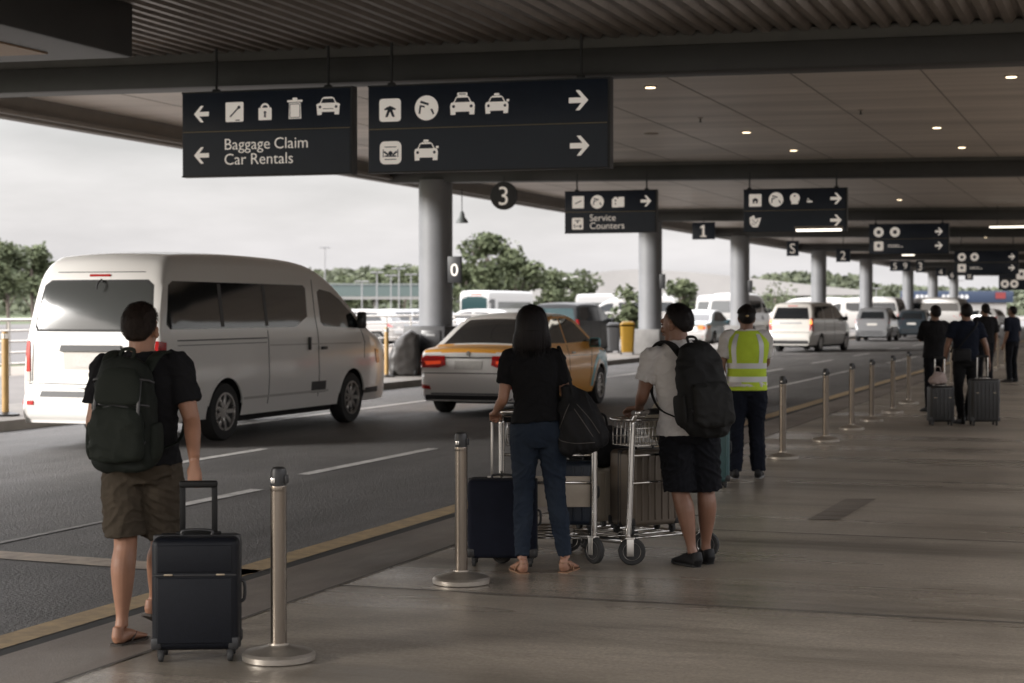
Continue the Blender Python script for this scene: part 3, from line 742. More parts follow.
    if hair:
        b = MB(); bmesh.ops.create_icosphere(b.bm, subdivisions=5 if voxel < .008 else 4, radius=1.0)
        long_ = hair == 'bob'
        for v in b.bm.verts:
            n = v.co.copy(); p = V((n.x*.076, n.y*.097, n.z*(.092 if n.z > 0 else .092+.02*max(0,-n.y)))) + V((0,-.010,1.612))
            if n.y > 0: hl = 1.605+.075*min(1, n.y*1.4)**.7 if n.y > .25 else 1.605+.02*n.y*4
            else: hl = 1.60-.088*min(1, -n.y*1.8)
            t = max(0, min(1, (p.z-hl)/.045)); t = t*t*(3-2*t)
            th = (-.014+(.014+.010+.013*max(0,n.z)**1.5+.009*max(0,-n.y))*t)
            v.co = p+n*(th+(.0035*noise.noise(p*60)+.0025*noise.noise(p*140))*t)
        if long_:
            b.bm.free(); b = MB()
            b.sloft([(V((0,-.012,1.722)), .012, .012), (V((0,-.012,1.718)), .045, .05), (V((0,-.014,1.69)), .078, .088), (V((0,-.02,1.63)), .100, .100), (V((0,-.028,1.56)), .110, .098), (V((0,-.034,1.53)), .119, .092), (V((0,-.034,1.485)), .124, .086), (V((0,-.030,1.46)), .116, .078), (V((0,-.028,1.452)), .09, .06)], 5, 40, side=(1,0,0))
            for v in b.bm.verts:
                p = v.co; 
                if p.z < 1.69: v.co += V((p.x, p.y+.02, 0)).normalized()*(.006*noise.noise(V((math.atan2(p.x, p.y)*5, 0, p.z*2)))+.003*noise.noise(V((math.atan2(p.x, p.y)*16, 0, p.z*3))))+V((0,0,.012*noise.noise(V((math.atan2(p.x, p.y)*4, 5, 0)))*(1 if p.z < 1.485 else 0)))
        # strands that break the outline
        bm = b.bm; bm.verts.ensure_lookup_table(); base = [v.co.copy() for v in bm.verts if v.co.z > (1.42 if long_ else 1.575)]
        for i in range(3500 if voxel < .008 else 0):
            p = base[rnd.randrange(len(base))]; c0 = V((0,-.01,1.61)); n = (p-c0)
            if long_ and p.z < 1.6: n.z = 0
            n.normalize()
            dn = V((0,-.35,-1)) if long_ else V((rnd.uniform(-.4,.4), .6 if p.y > -.02 else -.35, -1 if p.z < 1.66 else -.3)); t = (dn-n*dn.dot(n)).normalized(); sd = n.cross(t)*.0009
            l = rnd.uniform(.03,.06) if long_ else rnd.uniform(.010,.022); lift = rnd.uniform(.0,.0035) if long_ else rnd.uniform(.002,.008)
            q0 = p-n*.002; q1 = p+t*l*.5+n*lift; q2 = p+t*l+n*lift*.6
            a = [bm.verts.new(x) for x in (q0-sd, q0+sd, q1+sd, q1-sd, q2)]
            bm.faces.new(a[:4]); bm.faces.new((a[3], a[2], a[4]))
        bmesh.ops.transform(bm, matrix=HM, verts=bm.verts)
        b.build('hair', hairm, root, 180, fix=False)
    # clothes
    def wr(amp, s=1.0):
        def f(p, n):
            q = V((p.x*7*s+3, p.y*7*s, p.z*12*s+6*abs(p.x))); q = q+V((noise.noise(q*.7), noise.noise(q*.7+V((9,0,0))), 0))*.9
            return amp*(.75*((1-abs(noise.noise(q))*2.6)**2*1.3-.6)+.35*(1-abs(noise.noise(q*2.1))*3)+.2*noise.noise(p*45*s))
        return f
    cv = max(voxel*1.25, .0062)*k
    if top:
        mb = MB(); hem = top.get('hem', .90); lo = top.get('loose', 1.0)
        if female: rr = [(hem,.182,.136), (.98,.160,.120), (1.08,.146,.110), (1.18,.15,.116), (1.27,.162,.128), (1.34,.165,.105), (1.38,.135,.084), (1.408,.085,.068)]
        else: rr = [(hem,.203,.154), (.99,.184,.137), (1.1,.176,.13), (1.2,.186,.132), (1.29,.196,.13), (1.35,.185,.112), (1.40,.145,.094), (1.435,.098,.080), (1.458,.076,.072)]
        mb.sloft([(T(0,0,z), a*k*lo*B_, b*k*lo*B_, 2.3) for z, a, b in rr if z == hem or z > hem+.04], 3, 28, side=sdir)
        sl = top.get('sleeve', .62)
        for q in 'LR':
            S, E = P['s'+q], P['e'+q]; c0 = T(0,0,1.34)*.6+S*.4; f_ = (.90 if female else 1.10)*B_
            mb.sloft([(c0, .062*k*f_, .062*k*f_), (S+V((0,0,.004)), .064*k*f_, .068*k*f_), (S.lerp(E,sl*.5), .066*k*f_, .070*k*f_), (S.lerp(E,sl), .066*k*f_*lo, .072*k*f_*lo)], 4, 18)
        me = remesh(mb, cv, 2); disp(me, wr(.0075)); link(top.get('name', 't_shirt'), me, top['m'], root, 180)
    if bottom:
        mb = MB(); kind = bottom['kind']; lo = bottom.get('loose', 1.0)
        wz_ = bottom.get('waist', .98)
        rr = [(.80,.13,.11), (.86,.176,.13), (.92,.178,.132), (wz_,.158,.118)] if not female else [(.80,.13,.10), (.86,.176,.126), (.92,.176,.128), (wz_,.148,.112)]
        mb.sloft([(T(0,0,z), a*k*B_, b*k*B_, 2.3) for z, a, b in rr], 4, 26, side=(1,0,0))
        for q in 'LR':
            Hp, K, A = (P[c+q] for c in 'hka')
            if kind == 'shorts':
                en = bottom.get('end', .9)
                mb.sloft([(Hp+V((0,0,.03)), .098*k*B_, .108*k*B_), (Hp.lerp(K,.3), .103*k*lo*B_, .108*k*lo*B_), (Hp.lerp(K,.65), .098*k*lo*B_, .102*k*lo*B_), (Hp.lerp(K,en), .097*k*lo*B_, .102*k*lo*B_)], 4, 20, side=(1,0,0))
            else:
                hw = bottom.get('hem_r', .058); up = .02 if kind == 'jeans' else -.015
                mb.sloft([(Hp+V((0,0,.03)), .092*k, .105*k), (Hp.lerp(K,.3), .092*k*lo, .098*k*lo), (Hp.lerp(K,.75), .072*k*lo, .075*k*lo), (K, .064*k*lo, .068*k*lo),
                          (K.lerp(A,.3), .063*k*lo, .070*k*lo), (K.lerp(A,.7), (hw*.5+.03)*k*lo, (hw*.5+.033)*k*lo), (A+V((0,0,up)), hw*k, (hw+.006)*k)], 4, 20, side=(1,0,0))
        me = remesh(mb, cv, 2); f0 = wr(.009 if kind != 'jeans' else .0065, 1.0); hm = (top['hem'] if top and 'hem' in top else .90)*k; disp(me, lambda p, n: f0(p, n) if p.z < hm+.004 else -.020); link('shorts' if kind == 'shorts' else ('jeans' if kind == 'jeans' else 'trousers'), me, bottom['m'], root, 180)
    if shoes:
        for q in 'LR':
            A = P['a'+q]; f = V(P['f'+q]).normalized(); sd = V((0,0,1)).cross(f).normalized()*-1; up = sd.cross(f) if sd.cross(f).z > 0 else f.cross(sd)
            hz = A-V((0,0,.045*k))
            if shoes['kind'] == 'sneaker':
                b = MB(); b.sloft([(A-f*.035*k+V((0,0,.005)), .034*k, .040*k), (hz-f*.048*k-up*.004, .036*k, .038*k), (hz+f*.03*k+up*.004, .041*k, .044*k), (hz+f*.11*k-up*.010*k, .047*k, .032*k), (hz+f*.175*k-up*.02*k, .046*k, .021*k), (hz+f*.215*k-up*.025*k, .030*k, .014*k)], 4, 18, side=sd, ex=2.3)
                me = remesh(b, .005 if voxel < .008 else .01, 3); s_ = link('shoe', me, shoes['m'], root, 180)
                b = MB(); b.sloft([(hz-f*.062*k-up*.033*k, .012, .008), (hz-f*.05*k-up*.034*k, .034*k, .011), (hz+f*.03*k-up*.034*k, .040*k, .011), (hz+f*.12*k-up*.034*k, .049*k, .011), (hz+f*.19*k-up*.033*k, .044*k, .010), (hz+f*.222*k-up*.03*k, .018*k, .008)], 3, 16, side=sd, ex=3)
                b.build('sole', shoes.get('sole', shoes['m']), s_, 60)
                b = MB(); 
                for j in range(4): c0 = hz+f*(.045+.022*j)*k+up*(.040-.007*j)*k; b.tube([c0-sd*.02*k-up*.006, c0+up*.004, c0+sd*.02*k-up*.006], .0025*k, 6)
                b.build('laces', shoes.get('lace', shoes['m']), s_, 180)
            else:
                b = MB(); pts = [(-.065,.0), (-.05,.034), (.03,.036), (.11,.048), (.17,.046), (.2,.025), (.207,0)]
                pl = [(x*k, y*k) for x, y in pts]+[(x*k, -y*k) for x, y in reversed(pts[1:-1])]
                M_ = Matrix.Translation(hz-up*.048*k) @ Matrix((( f.x, sd.x, up.x, 0), (f.y, sd.y, up.y, 0), (f.z, sd.z, up.z, 0), (0,0,0,1)))
                b.prism(pl, M_, .014*k); s_ = b.build('sandal', shoes['m'], root, 50)
                b = MB(); t0 = hz+f*.13*k-up*.02*k
                for s2 in (-1, 1): b.tube([t0, hz+f*.09*k+sd*s2*.026*k+up*.004*k, hz+f*.03*k+sd*s2*.040*k-up*.03*k], .005*k, 8, 4)
                if shoes['kind'] == 'strap':
                    b.tube([hz+f*.02*k+sd*.036*k-up*.02*k, hz-f*.03*k+sd*.03*k+up*.02*k, hz-f*.065*k+up*.025*k, hz-f*.03*k-sd*.03*k+up*.02*k, hz+f*.02*k-sd*.036*k-up*.02*k], .004*k, 8, 4)
                b.build('strap', shoes['m'], s_, 180)
    if extra: extra(root, P, T, H, k, HM, HR_)
    return root, P, T, rz
# ---------------------------------------------------------------- bags, cases, carts, posts
M_blkpl = mat('black plastic', (.02,.02,.021), .42); M_rub = mat('rubber', (.025,.025,.025), .75, var=.2, scale=20)
M_steel = mat('brushed steel', (.21,.18,.15), .28, 1.0, var=.12, scale=14, stretch=(1,1,.05), rvar=.1)
M_base = mat('sky-lit steel base', (.46,.42,.37), .42, .9, var=.12, scale=9, rvar=.1)  # post steel made lighter, reflected sky put into the colour
M_chr = mat('chrome', (.62,.60,.57), .2, 1.0, rvar=.06, scale=10); M_alu = mat('aluminium', (.55,.52,.48), .38, .9, var=.1, scale=8)
def wheel(mb_root, p, r, wdt, parent, axis='X', name='wheel', rim=None):
    b = MB(); b.lathe([(r*.55,-wdt/2), (r*.92,-wdt/2), (r,-wdt*.28), (r,wdt*.28), (r*.92,wdt/2), (r*.55,wdt/2)], p, 24, axis); o = b.build(name, M_rub, parent)
    b = MB(); b.lathe([(r*.18,-wdt*.42), (r*.56,-wdt*.32), (r*.56,wdt*.32), (r*.18,wdt*.42)], p, 18, axis); b.build('hub', rim or M_alu, o)
    return o
def suitcase(label, loc, rz, w, d, h, m, handle=0.0, group=None, ribs='v', latch=True, soft=False, name='suitcase', parts=True, rot=None):
    "h: shell height; wheels 5 cm; w across, d deep, handle: height above the shell"
    r = thing(name, label, 'suitcase', loc, rz, group, rot); wh = .055
    b = MB(); b.box((0,0,wh+h/2), (w,d,h), .035 if not soft else .03, seg=4)
    if ribs == 'v':
        n = max(4, int(w/.055))
        for i in range(n):
            x = -w*.4+w*.8*i/(n-1)
            for s in (-1, 1): b.box((x, s*(d/2+.0015), wh+h/2), (.016,.010,h*.84), .004)
    sh = b.build('shell', m, r, 50)
    b = MB(); b.box((0,.01,wh+h/2), (w+.006,.016,h+.006), .03, seg=3); b.box((0,-.016,wh+h/2), (w+.005,.006,h+.005), .02, seg=2); b.build('zip_band', M_blkpl, r)
    if ribs == 'h':      # flat panel with an upper seam
        b = MB(); b.box((0,-d/2-.003,wh+h*.36), (w*.86,.008,h*.58), .004, seg=3); b.box((0,-d/2-.003,wh+h*.82), (w*.86,.008,h*.24), .004, seg=3); b.build('raised_panel', m, r)
        b = MB(); b.box((0,-d/2-.002,wh+h*.675), (w*.96,.008,.007), .002); b.build('seam', M_blkpl, r)
    if latch:
        for s in (-1, 1):
            b = MB(); b.box((s*w*.30,-d/2-.007,wh+h*.68), (.040,.008,.008), .002); b.build('latch', mat('latch gold', (.40,.33,.24), .35, .8), r)
    for sx in (-1, 1):
        for sy in (-1, 1):
            x, y = sx*(w/2-.04), sy*(d/2-.04)
            o = wheel(None, (x,y,.026), .026, .022, r)
            b = MB(); b.box((x,y+.004,.052), (.034,.04,.03), .008); b.cyl((x-.016,y,.03), (x+.016,y,.03), .008, seg=10); b.build('fork', M_blkpl, o)
            b = MB(); b.box((sx*(w/2-.022), sy*(d/2-.022), wh+.035), (.05,.05,.06), .012); b.build('corner_guard', M_blkpl, r)
    b = MB(); b.tube([(-.07,0,wh+h-.005), (-.06,0,wh+h+.022), (.06,0,wh+h+.022), (.07,0,wh+h-.005)], .008, 10, 4, side=(0,1,0)); b.build('carry_handle', M_blkpl, r)
    b = MB(); b.tube([(w/2-.003,0,wh+h*.4), (w/2+.02,0,wh+h*.43), (w/2+.02,0,wh+h*.57), (w/2-.003,0,wh+h*.6)], .008, 10, 3); b.build('side_handle', M_blkpl, r)
    if handle:
        hw = min(.075, w*.2); y = d*.28; tk = 1.7 if 'navy shell' in label else 1.0; t = wh+h+handle
        b = MB()
        for s in (-1, 1): b.box((s*hw,y,(wh+h+t)/2-.02), (.016*tk,.014,handle+.0), .003)
        b.box((0,y,wh+h+.002), (hw*2+.06,.035,.012), .004)
        o = b.build('telescopic_handle', mat('dark handle', (.007,.007,.007), .55, spec=.25) if 'navy shell' in label else M_alu, r)
        b = MB(); b.box((0,y,t-.006), (hw*2+.030,.030,.034), .010, seg=3); b.build('grip', MATS.get('dark handle', M_blkpl), o)
    return r
def backpack(label, loc, rz, T, k, m, m2, w=.30, h=.46, d=.17, z0=.90, cx=0, P=None, tilt=0, big=True, name='backpack', trim=None, sr=.13):
    r = thing(name, label, 'backpack', loc, rz)
    yb = -.135
    def Q(x, y, z): return T(x+cx, y+yb, z)
    mb = MB()
    mb.sloft([(Q(0,-d*.42,z0), w*.40, d*.34, 3), (Q(0,-d*.5,z0+.03), w*.5, d*.5, 3.2), (Q(0,-d*.52,z0+h*.35), w*.5, d*.55, 3), (Q(0,-d*.46,z0+h*.7), w*.46, d*.47, 2.8), (Q(0,-d*.38,z0+h*.92), w*.36, d*.34, 2.6), (Q(0,-d*.33,z0+h), w*.2, d*.18, 2.4)], 5, 32, side=(1,0,0))
    me = remesh(mb, .008, 2)
    disp(me, lambda p, n: .010*noise.noise(V((p.x*9, p.y*9, p.z*11)))+.006*(1-abs(noise.noise(V((p.x*9+p.z*3, 3, p.z*15))))*3))
    link('main_bag', me, m, r, 180)
    mb = MB(); mb.sloft([(Q(0,-d*1.0,z0+.035), w*.36, .025, 3), (Q(0,-d*1.07,z0+.07), w*.42, .04, 3), (Q(0,-d*1.06,z0+h*.4), w*.41, .04, 3), (Q(0,-d*.96,z0+h*.52), w*.36, .03, 3), (Q(0,-d*.93,z0+h*.55), w*.26, .014, 3)], 5, 28, side=(1,0,0))
    me = remesh(mb, .006, 2); disp(me, lambda p, n: .006*noise.noise(V((p.x*14, p.y*10, p.z*15)))+.005*(1-abs(noise.noise(V((p.x*12+p.z*5, 3, p.z*17))))*3))
    fp = link('front_pocket', me, m2, r, 180)
    b = MB(); b.tube([Q(-w*.36,-d*1.02-.015,z0+h*.30), Q(-w*.36,-d*1.03-.012,z0+h*.46), Q(-w*.18,-d*.97-.012,z0+h*.55), Q(w*.18,-d*.97-.012,z0+h*.55), Q(w*.36,-d*1.03-.012,z0+h*.46), Q(w*.36,-d*1.02-.015,z0+h*.30)], .004, 6, 5); b.build('zip', trim or M_blkpl, fp, 180)
    if big:
        mb = MB(); mb.sloft([(Q(0,-d*.9,z0+h*.58), w*.30, .02, 3), (Q(0,-d*.93,z0+h*.62), w*.38, .03, 3), (Q(0,-d*.82,z0+h*.8), w*.34, .03, 3), (Q(0,-d*.68,z0+h*.9), w*.24, .015, 3)], 5, 24, side=(1,0,0))
        me = remesh(mb, .007, 2); link('upper_pocket', me, m2, r, 180)
    for s in (-1, 1):
        mb = MB(); mb.sloft([(Q(s*w*.5,-d*.45,z0+.03), .015, d*.3), (Q(s*w*.52,-d*.45,z0+.08), .028, d*.36), (Q(s*w*.52,-d*.45,z0+h*.36), .024, d*.36), (Q(s*w*.5,-d*.45,z0+h*.4), .012, d*.32)], 4, 18, side=(1,0,0))
        me = remesh(mb, .007, 2); link('side_pocket', me, m2, r, 180)
        b = MB(); x0 = s*sr
        cz_ = z0+h*.93
        sp_ = crom([tuple(q) for q in (T(x0*.55+cx,-.20,cz_-.03), T(x0*.8,-.165,1.36), T(x0*.95,-.10,1.432), T(x0,-.01,1.452), T(x0*1.03,.075,1.41), T(x0*1.12,.135,1.28), T(x0*1.35,.12,1.12), T(x0*1.6,.0,1.02), T(x0*1.35+cx*.5,-.13,z0+.08))], 5)
        nn = len(sp_); b.loft([(q, (.034 if i < nn*.62 else .034-.024*min(1, (i-nn*.62)/(nn*.12))), (.009 if i < nn*.62 else .004)) for i, q in enumerate(sp_)], seg=14, side=(1,0,0)); b.build('shoulder_strap', m2, r, 180)
        b = MB(); b.tube([Q(s*w*.47,-.01,z0+h*.25), Q(s*w*.40,-d*.6,z0+h*.3+.0), Q(s*w*.44,-d*1.02,z0+h*.22)], .008, 8, 5, flat=.003); b.build('side_strap', M_blkpl, r, 180)
    for s in (-1, 1) if big else ():      # webbing that cinches the pack
        b = MB(); b.tube([Q(s*w*.30,-d*.35,z0+h*.93), Q(s*w*.33,-d*.80,z0+h*.80), Q(s*w*.35,-d*1.02,z0+h*.62), Q(s*w*.36,-d*1.14,z0+h*.40)], .010, 8, 6, flat=.003, side=(1,0,0)); b.build('webbing', M_blkpl, r, 180)
    for zz in (.57, .80) if big else ():
        b = MB(); b.tube([Q(-w*.49,-d*.5,z0+h*(zz-.03)), Q(-w*.40,-d*.93+.02*(zz>.6),z0+h*zz), Q(0,-d*(1.03 if zz<.6 else .93)-.006,z0+h*(zz+.005)), Q(w*.40,-d*.93+.02*(zz>.6),z0+h*zz), Q(w*.49,-d*.5,z0+h*(zz-.03))], .006, 8, 6, flat=.003, side=(0,0,1)); b.build('compression_strap', M_blkpl, r, 180)
    b = MB(); b.tube([Q(-.035,-.05,z0+h-.015), Q(-.03,-.03,z0+h+.035), Q(.03,-.03,z0+h+.035), Q(.035,-.05,z0+h-.015)], .010, 10, 5, flat=.005); b.build('grab_handle', m2, r, 180)
    return r
def stanchion(label, loc):
    r = thing('stanchion', label, 'stanchion', loc, 0, 'steel belt posts along the kerb')
    b = MB(); b.lathe([(.155,0), (.170,.005), (.172,.030), (.160,.042), (.10,.058), (.055,.068), (.048,.074), (.048,.082)], seg=48); b.build('base', M_base, r, 30)
    b = MB(); b.lathe([(.038,.07), (.038,.80)], seg=32); b.build('pole', M_steel, r, 30)
    b = MB(); b.lathe([(.0375,.815), (.0382,.82), (.0382,.885), (.033,.900), (.018,.907)], seg=32); hd = b.build('head', M_blkpl, r, 35)
    b = MB(); b.lathe([(.038,.795), (.0388,.797), (.0388,.817), (.038,.819)], seg=32); b.build('collar', M_steel, r, 30)
    b = MB(); b.box((-.008,-.040,.845), (.022,.008,.026), .003); b.build('belt_clip', M_chr, hd)
    b = MB(); b.box((.042,.0,.850), (.014,.024,.04), .004); b.build('belt_slot', M_blkpl, hd)
    return r
def cart(label, loc, rz, panel=True, wdt=.56, ln=.86, basket=True, loop=True):
    r = thing('luggage_cart', label, 'luggage cart', loc, rz, 'luggage carts')
    x = wdt/2
    b = MB()
    for s in (-1, 1): b.tube([(s*x,-.03,.93), (s*x,-.02,.80), (s*x,.0,.45), (s*x,.02,.20), (s*x,.04,.14)], .020, 12, 5)
    b.tube([(-x,.02,.52), (x,.02,.52)], .010, 8); b.tube([(-x,.0,.70), (x,.0,.70)], .010, 8)
    b.build('upright', M_chr, r, 180)
    b = MB(); b.tube([(-x,-.03,.92), (-x+.01,-.06,.965), (-x+.06,-.075,.985), (x-.06,-.075,.985), (x-.01,-.06,.965), (x,-.03,.92)], .016, 12, 5); hb = b.build('handlebar', M_chr, r, 180)
    b = MB(); b.tube([(-x+.09,-.075,.985), (x-.09,-.075,.985)], .021, 14); b.build('grip', M_blkpl, hb, 60)
    b = MB(); b.tube([(-x,.04,.145), (-x+.0,.3,.135), (-x+.03,ln*.8,.13), (-x+.10,ln,.13), (x-.10,ln,.13), (x-.03,ln*.8,.13), (x,.3,.135), (x,.04,.145)], .020, 12, 6)
    for y in (.14,.30,.46,.62,.78): b.tube([(-x+.02,y,.145), (x-.02,y,.145)], .008, 8)
    b.build('base_frame', M_chr, r, 180)
    if loop:
        b = MB(); b.tube([(-x+.02,ln*.85,.11), (-x-.02,ln+.02,.10), (-x+.06,ln+.09,.10), (x-.06,ln+.09,.10), (x+.02,ln+.02,.10), (x-.02,ln*.85,.11)], .012, 10, 5); b.build('bumper_loop', M_blkpl, r, 180)
    if panel:
        b = MB(); b.box((0,.035,.46), (wdt-.05,.012,.20), .004); b.build('panel', mat('cart panel', (.42,.36,.29), .5, var=.1), r)
    if basket:
        b = MB(); z0, z1, y0, y1 = .76, .93, .0, .22; xx = x-.03
        for z in (z0, (z0*2+z1)/3, (z0+2*z1)/3): b.tube([(-xx,y0,z), (xx,y0,z), (xx,y1,z), (-xx,y1,z)], .003, 6, closed=True)
        n = 18
        for i in range(n+1):
            t = -xx+2*xx*i/n
            b.tube([(t,y0,z1), (t,y0,z0), (t,y1,z0), (t,y1,z1)], .0034, 6)
        for i in range(1, 5):
            for s in (-1, 1): b.tube([(s*xx,y0+(y1-y0)*i/5,z0), (s*xx,y0+(y1-y0)*i/5,z1)], .0025, 6)
        bk = b.build('basket', M_chr, r, 180)
        b = MB(); b.tube([(-xx,y0,z1), (xx,y0,z1), (xx,y1,z1), (-xx,y1,z1)], .011, 8, 5, closed=True); b.build('basket_rim', M_chr, bk, 180)
    for i, (wx, wy) in enumerate(((-x,-.02), (x,-.02), (-x+.06,ln-.12), (x-.06,ln-.12))):
        rr = .088 if i < 2 else .075; an = R((52, 38, 60, 25)[i])
        o = wheel(None, (0,0,0), rr, .036, r); o.location = (wx, wy, rr); o.rotation_euler.z = an
        b = MB(); b.lathe([(rr*.56,-.012), (rr*.66,-.020), (rr*.66,.020), (rr*.56,.012)], seg=24, axis='X'); b.build('rim', M_alu, o)
        b = MB(); b.box((-.024,.01,.025), (.005,.045,rr*1.25), .002); b.box((.024,.01,.025), (.005,.045,rr*1.25), .002); b.box((0,.01,rr*.95), (.054,.06,.012), .003); b.build('fork', M_alu, o)
    return r

# posts: surveyed feet, 2.4 m apart
for lab, x, y in [('nearest steel belt post, standing right of the dark upright suitcase', 278, 661), ('steel belt post just left of the woman in black', 461, 584),
        ('steel belt post right of the person in the yellow vest', 783, 459), ('fourth steel belt post from the left', 826, 442), ('fifth steel belt post from the left', 852, 430),
        ('sixth steel belt post from the left', 872, 421.5), ('seventh steel belt post from the left', 893, 413), ('eighth steel belt post, next to the dark left-hand case', 909, 404)]:
    p = G(x, y); stanchion(lab, p)
for i in range(9):
    p = V((-3.68+.02*i, 36.5+2.45*i, 0))
    stanchion('small distant steel belt post in the far row right of the travellers', p)

# --- man with green backpack
T_blk = cloth('black cotton', (.012,.012,.0135), .92); T_shorts = cloth('olive shorts', (.060,.048,.035), .9, sc_=4)
M_pack = cloth('dark green nylon', (.010,.0125,.010), .6, bump=.5, sheen=0); M_pack2 = cloth('dark green nylon panel', (.014,.0175,.0135), .62, bump=.5, sheen=0)
loc = D(141, 8.85)
J = dict(sL=(-.165,-.02,1.355), sR=(.185,-.04,1.37), eL=(-.225,-.03,1.09), eR=(.262,-.08,1.10), wL=(-.20,.08,.875), wR=(.302,-.235,.905), dR=(.02,.0,-1), nR=(.1,1,-.1), cR=72, tR=(-1,0,0),
    hL=(-.085,.0,.885), hR=(.09,.02,.885), kL=(-.085,.02,.475), kR=(.075,.13,.47), aL=(-.095,-.03,.085), aR=(.0,.30,.155), fR=(.2,1,-.45), fL=(.1,1,0), cL=28, head=(4,0))
root, P, T, rz = person('man in black t-shirt and olive shorts seen from behind, pulling a dark suitcase', loc, -16, 1.68, J, SK1, voxel=.005,
    top=dict(m=T_blk, sleeve=.68), bottom=dict(m=T_shorts, kind='shorts', end=.86, loose=1.10, waist=.98), shoes=dict(kind='flip', m=mat('flip flop', (.03,.022,.016), .7)))
backpack('dark green backpack worn by the man in olive shorts', loc, rz, T, 1, M_pack, M_pack2, w=.33, h=.53, d=.14, z0=.90, cx=.012)
M_navy = mat('navy shell', (.0045,.0055,.0085), .48, spec=.22, var=.15, scale=40, bump=.1, bscale=120)
p = G(196.5, 659); suitcase('dark navy shell suitcase standing upright beside the nearest steel post', p, YAW+R(4), .40, .25, .525, M_navy, .24, ribs='h')

# --- woman
T_wblk = cloth('black jersey', (.008,.008,.009), .9); M_jean = cloth('denim', (.026,.035,.050), .85, var=.3, sc_=4, bump=.5, bs=600, col2=(.012,.019,.034))
loc = D(539, 11.2)
J = dict(sL=(-.180,0,1.335), sR=(.098,0,1.335), eL=(-.225,-.01,1.08), eR=(.18,-.01,1.08), wL=(-.275,.19,.985), wR=(.19,.20,.985), dL=(-.05,1,-.15), dR=(0,1,-.15), nL=(0,0,-1), nR=(0,0,-1), tL=(1,0,0), tR=(-1,0,0), cL=55, cR=55,
    hL=(-.09,0,.90), hR=(.075,0,.90), kL=(-.095,.03,.48), kR=(.105,.02,.48), aL=(-.105,-.02,.085), aR=(.165,.02,.085), fL=(-.25,1,0), fR=(.35,1,0), head=(6,2))
root, P, T, rz = person('woman with a dark bob in a black top and blue jeans, seen from behind', loc, 0, 1.67, J, SK2, female=True, voxel=.005, hair='bob', hairm=HK,
    top=dict(m=T_wblk, sleeve=.62, hem=.965), bottom=dict(m=M_jean, kind='jeans', hem_r=.046, waist=1.0), shoes=dict(kind='strap', m=mat('tan sandal', (.25,.14,.08), .6)))
# slouchy shoulder bag
bg_ = thing('shoulder_bag', 'slouchy black shoulder bag with pale piping on the woman\'s right shoulder', 'bag', loc, YAW)
mb = MB(); mb.sloft([((.275,-.07,.755), .08,.05), ((.268,-.07,.79), .145,.085), ((.258,-.07,.88), .160,.10), ((.235,-.065,.99), .130,.085), ((.205,-.06,1.10), .085,.05), ((.185,-.055,1.17), .040,.025)], 5, 30, side=(1,0,0), ex=2.4)
me = remesh(mb, .007, 2); disp(me, lambda p, n: .012*(1-abs(noise.noise(V((p.x*15+p.z*4, p.y*8, p.z*4))))*3.4)+.003*noise.noise(p*30))
M_bag = cloth('black nylon', (.009,.009,.010), .55, sheen=0); link('bag_body', me, M_bag, bg_, 180)
bm_ = bmesh.new(); bm_.from_mesh(me); bt = BVHTree.FromBMesh(bm_)
def on_bag(x, z):
    h_ = bt.ray_cast(V((x, -2, z)), V((0,1,0)))
    return h_[0]+V((0,-.002,0)) if h_[0] else V((x,-.07,z))
M_pipe = mat('bag piping', (.10,.09,.08), .6)
for pts in ([(.185,1.06), (.15,.98), (.12,.88), (.13,.835), (.22,.82), (.34,.825)], [(.215,1.03), (.27,.95), (.33,.86)], [(.23,1.06), (.31,.97), (.37,.88)]):
    b = MB(); pp = crom(pts, 8); b.tube([on_bag(x, z) for x, z in pp], .0019, 6); b.build('piping', M_pipe, bg_, 180)
bm_.free()
for dy in (-.03, .03):
    b = MB(); b.tube([(.22,-.06+dy,1.06), (.195,-.07+dy,1.18), (.160,-.06+dy*.8,1.31), (.128,-.02+dy*.5,1.40), (.118,.01+dy*.5,1.402), (.135,.07,1.34), (.17,.07,1.2), (.22,.0,1.08)], .009, 8, 5, flat=.005); b.build('strap', M_bag, bg_, 180)

# --- white t-shirt man
T_wht = cloth('white cotton', (.56,.54,.53), .9, var=.06); T_bsh = cloth('black shorts cloth', (.007,.0075,.010), .9)
M_bp = cloth('black nylon pack', (.007,.007,.007), .6, sheen=0); M_bp2 = cloth('black nylon panel', (.011,.011,.0105), .65, sheen=0)
loc = D(688, 11.5)
J = dict(sL=(-.222,.03,1.33), sR=(.122,.04,1.33), eL=(-.285,.06,1.09), eR=(.22,.10,1.10), wL=(-.300,.22,1.0), wR=(.07,.30,.985), dL=(-.15,1,-.1), dR=(-.2,1,-.1), nL=(0,0,-1), nR=(0,0,-1), tL=(1,0,0), tR=(-1,0,0), cL=55, cR=55,
    hL=(-.08,0,.885), hR=(.09,.03,.885), kL=(-.045,.03,.47), kR=(.125,.09,.47), aL=(.03,-.03,.085), aR=(.13,.12,.085), fL=(.05,1,0), fR=(.15,1,0), head=(24,-8))
root, P, T, rz = person('man in white t-shirt and black shorts seen from behind, hands on a cart', loc, 30, 1.68, J, SK3, voxel=.005, hairm=HK,
    top=dict(m=T_wht, sleeve=.62, hem=.85, loose=1.0), bottom=dict(m=T_bsh, kind='shorts', end=.97, loose=1.09, waist=.96), shoes=dict(kind='sneaker', m=mat('black shoe', (.007,.007,.008), .6, spec=.3, bump=.2, bscale=200), sole=mat('dark sole', (.016,.016,.016), .7), lace=mat('lace', (.05,.05,.05), .7)))
backpack('black backpack worn by the man in the white t-shirt', loc, rz, T, 1, M_bp, M_bp2, w=.35, h=.55, d=.17, z0=.895, cx=-.015, big=False)

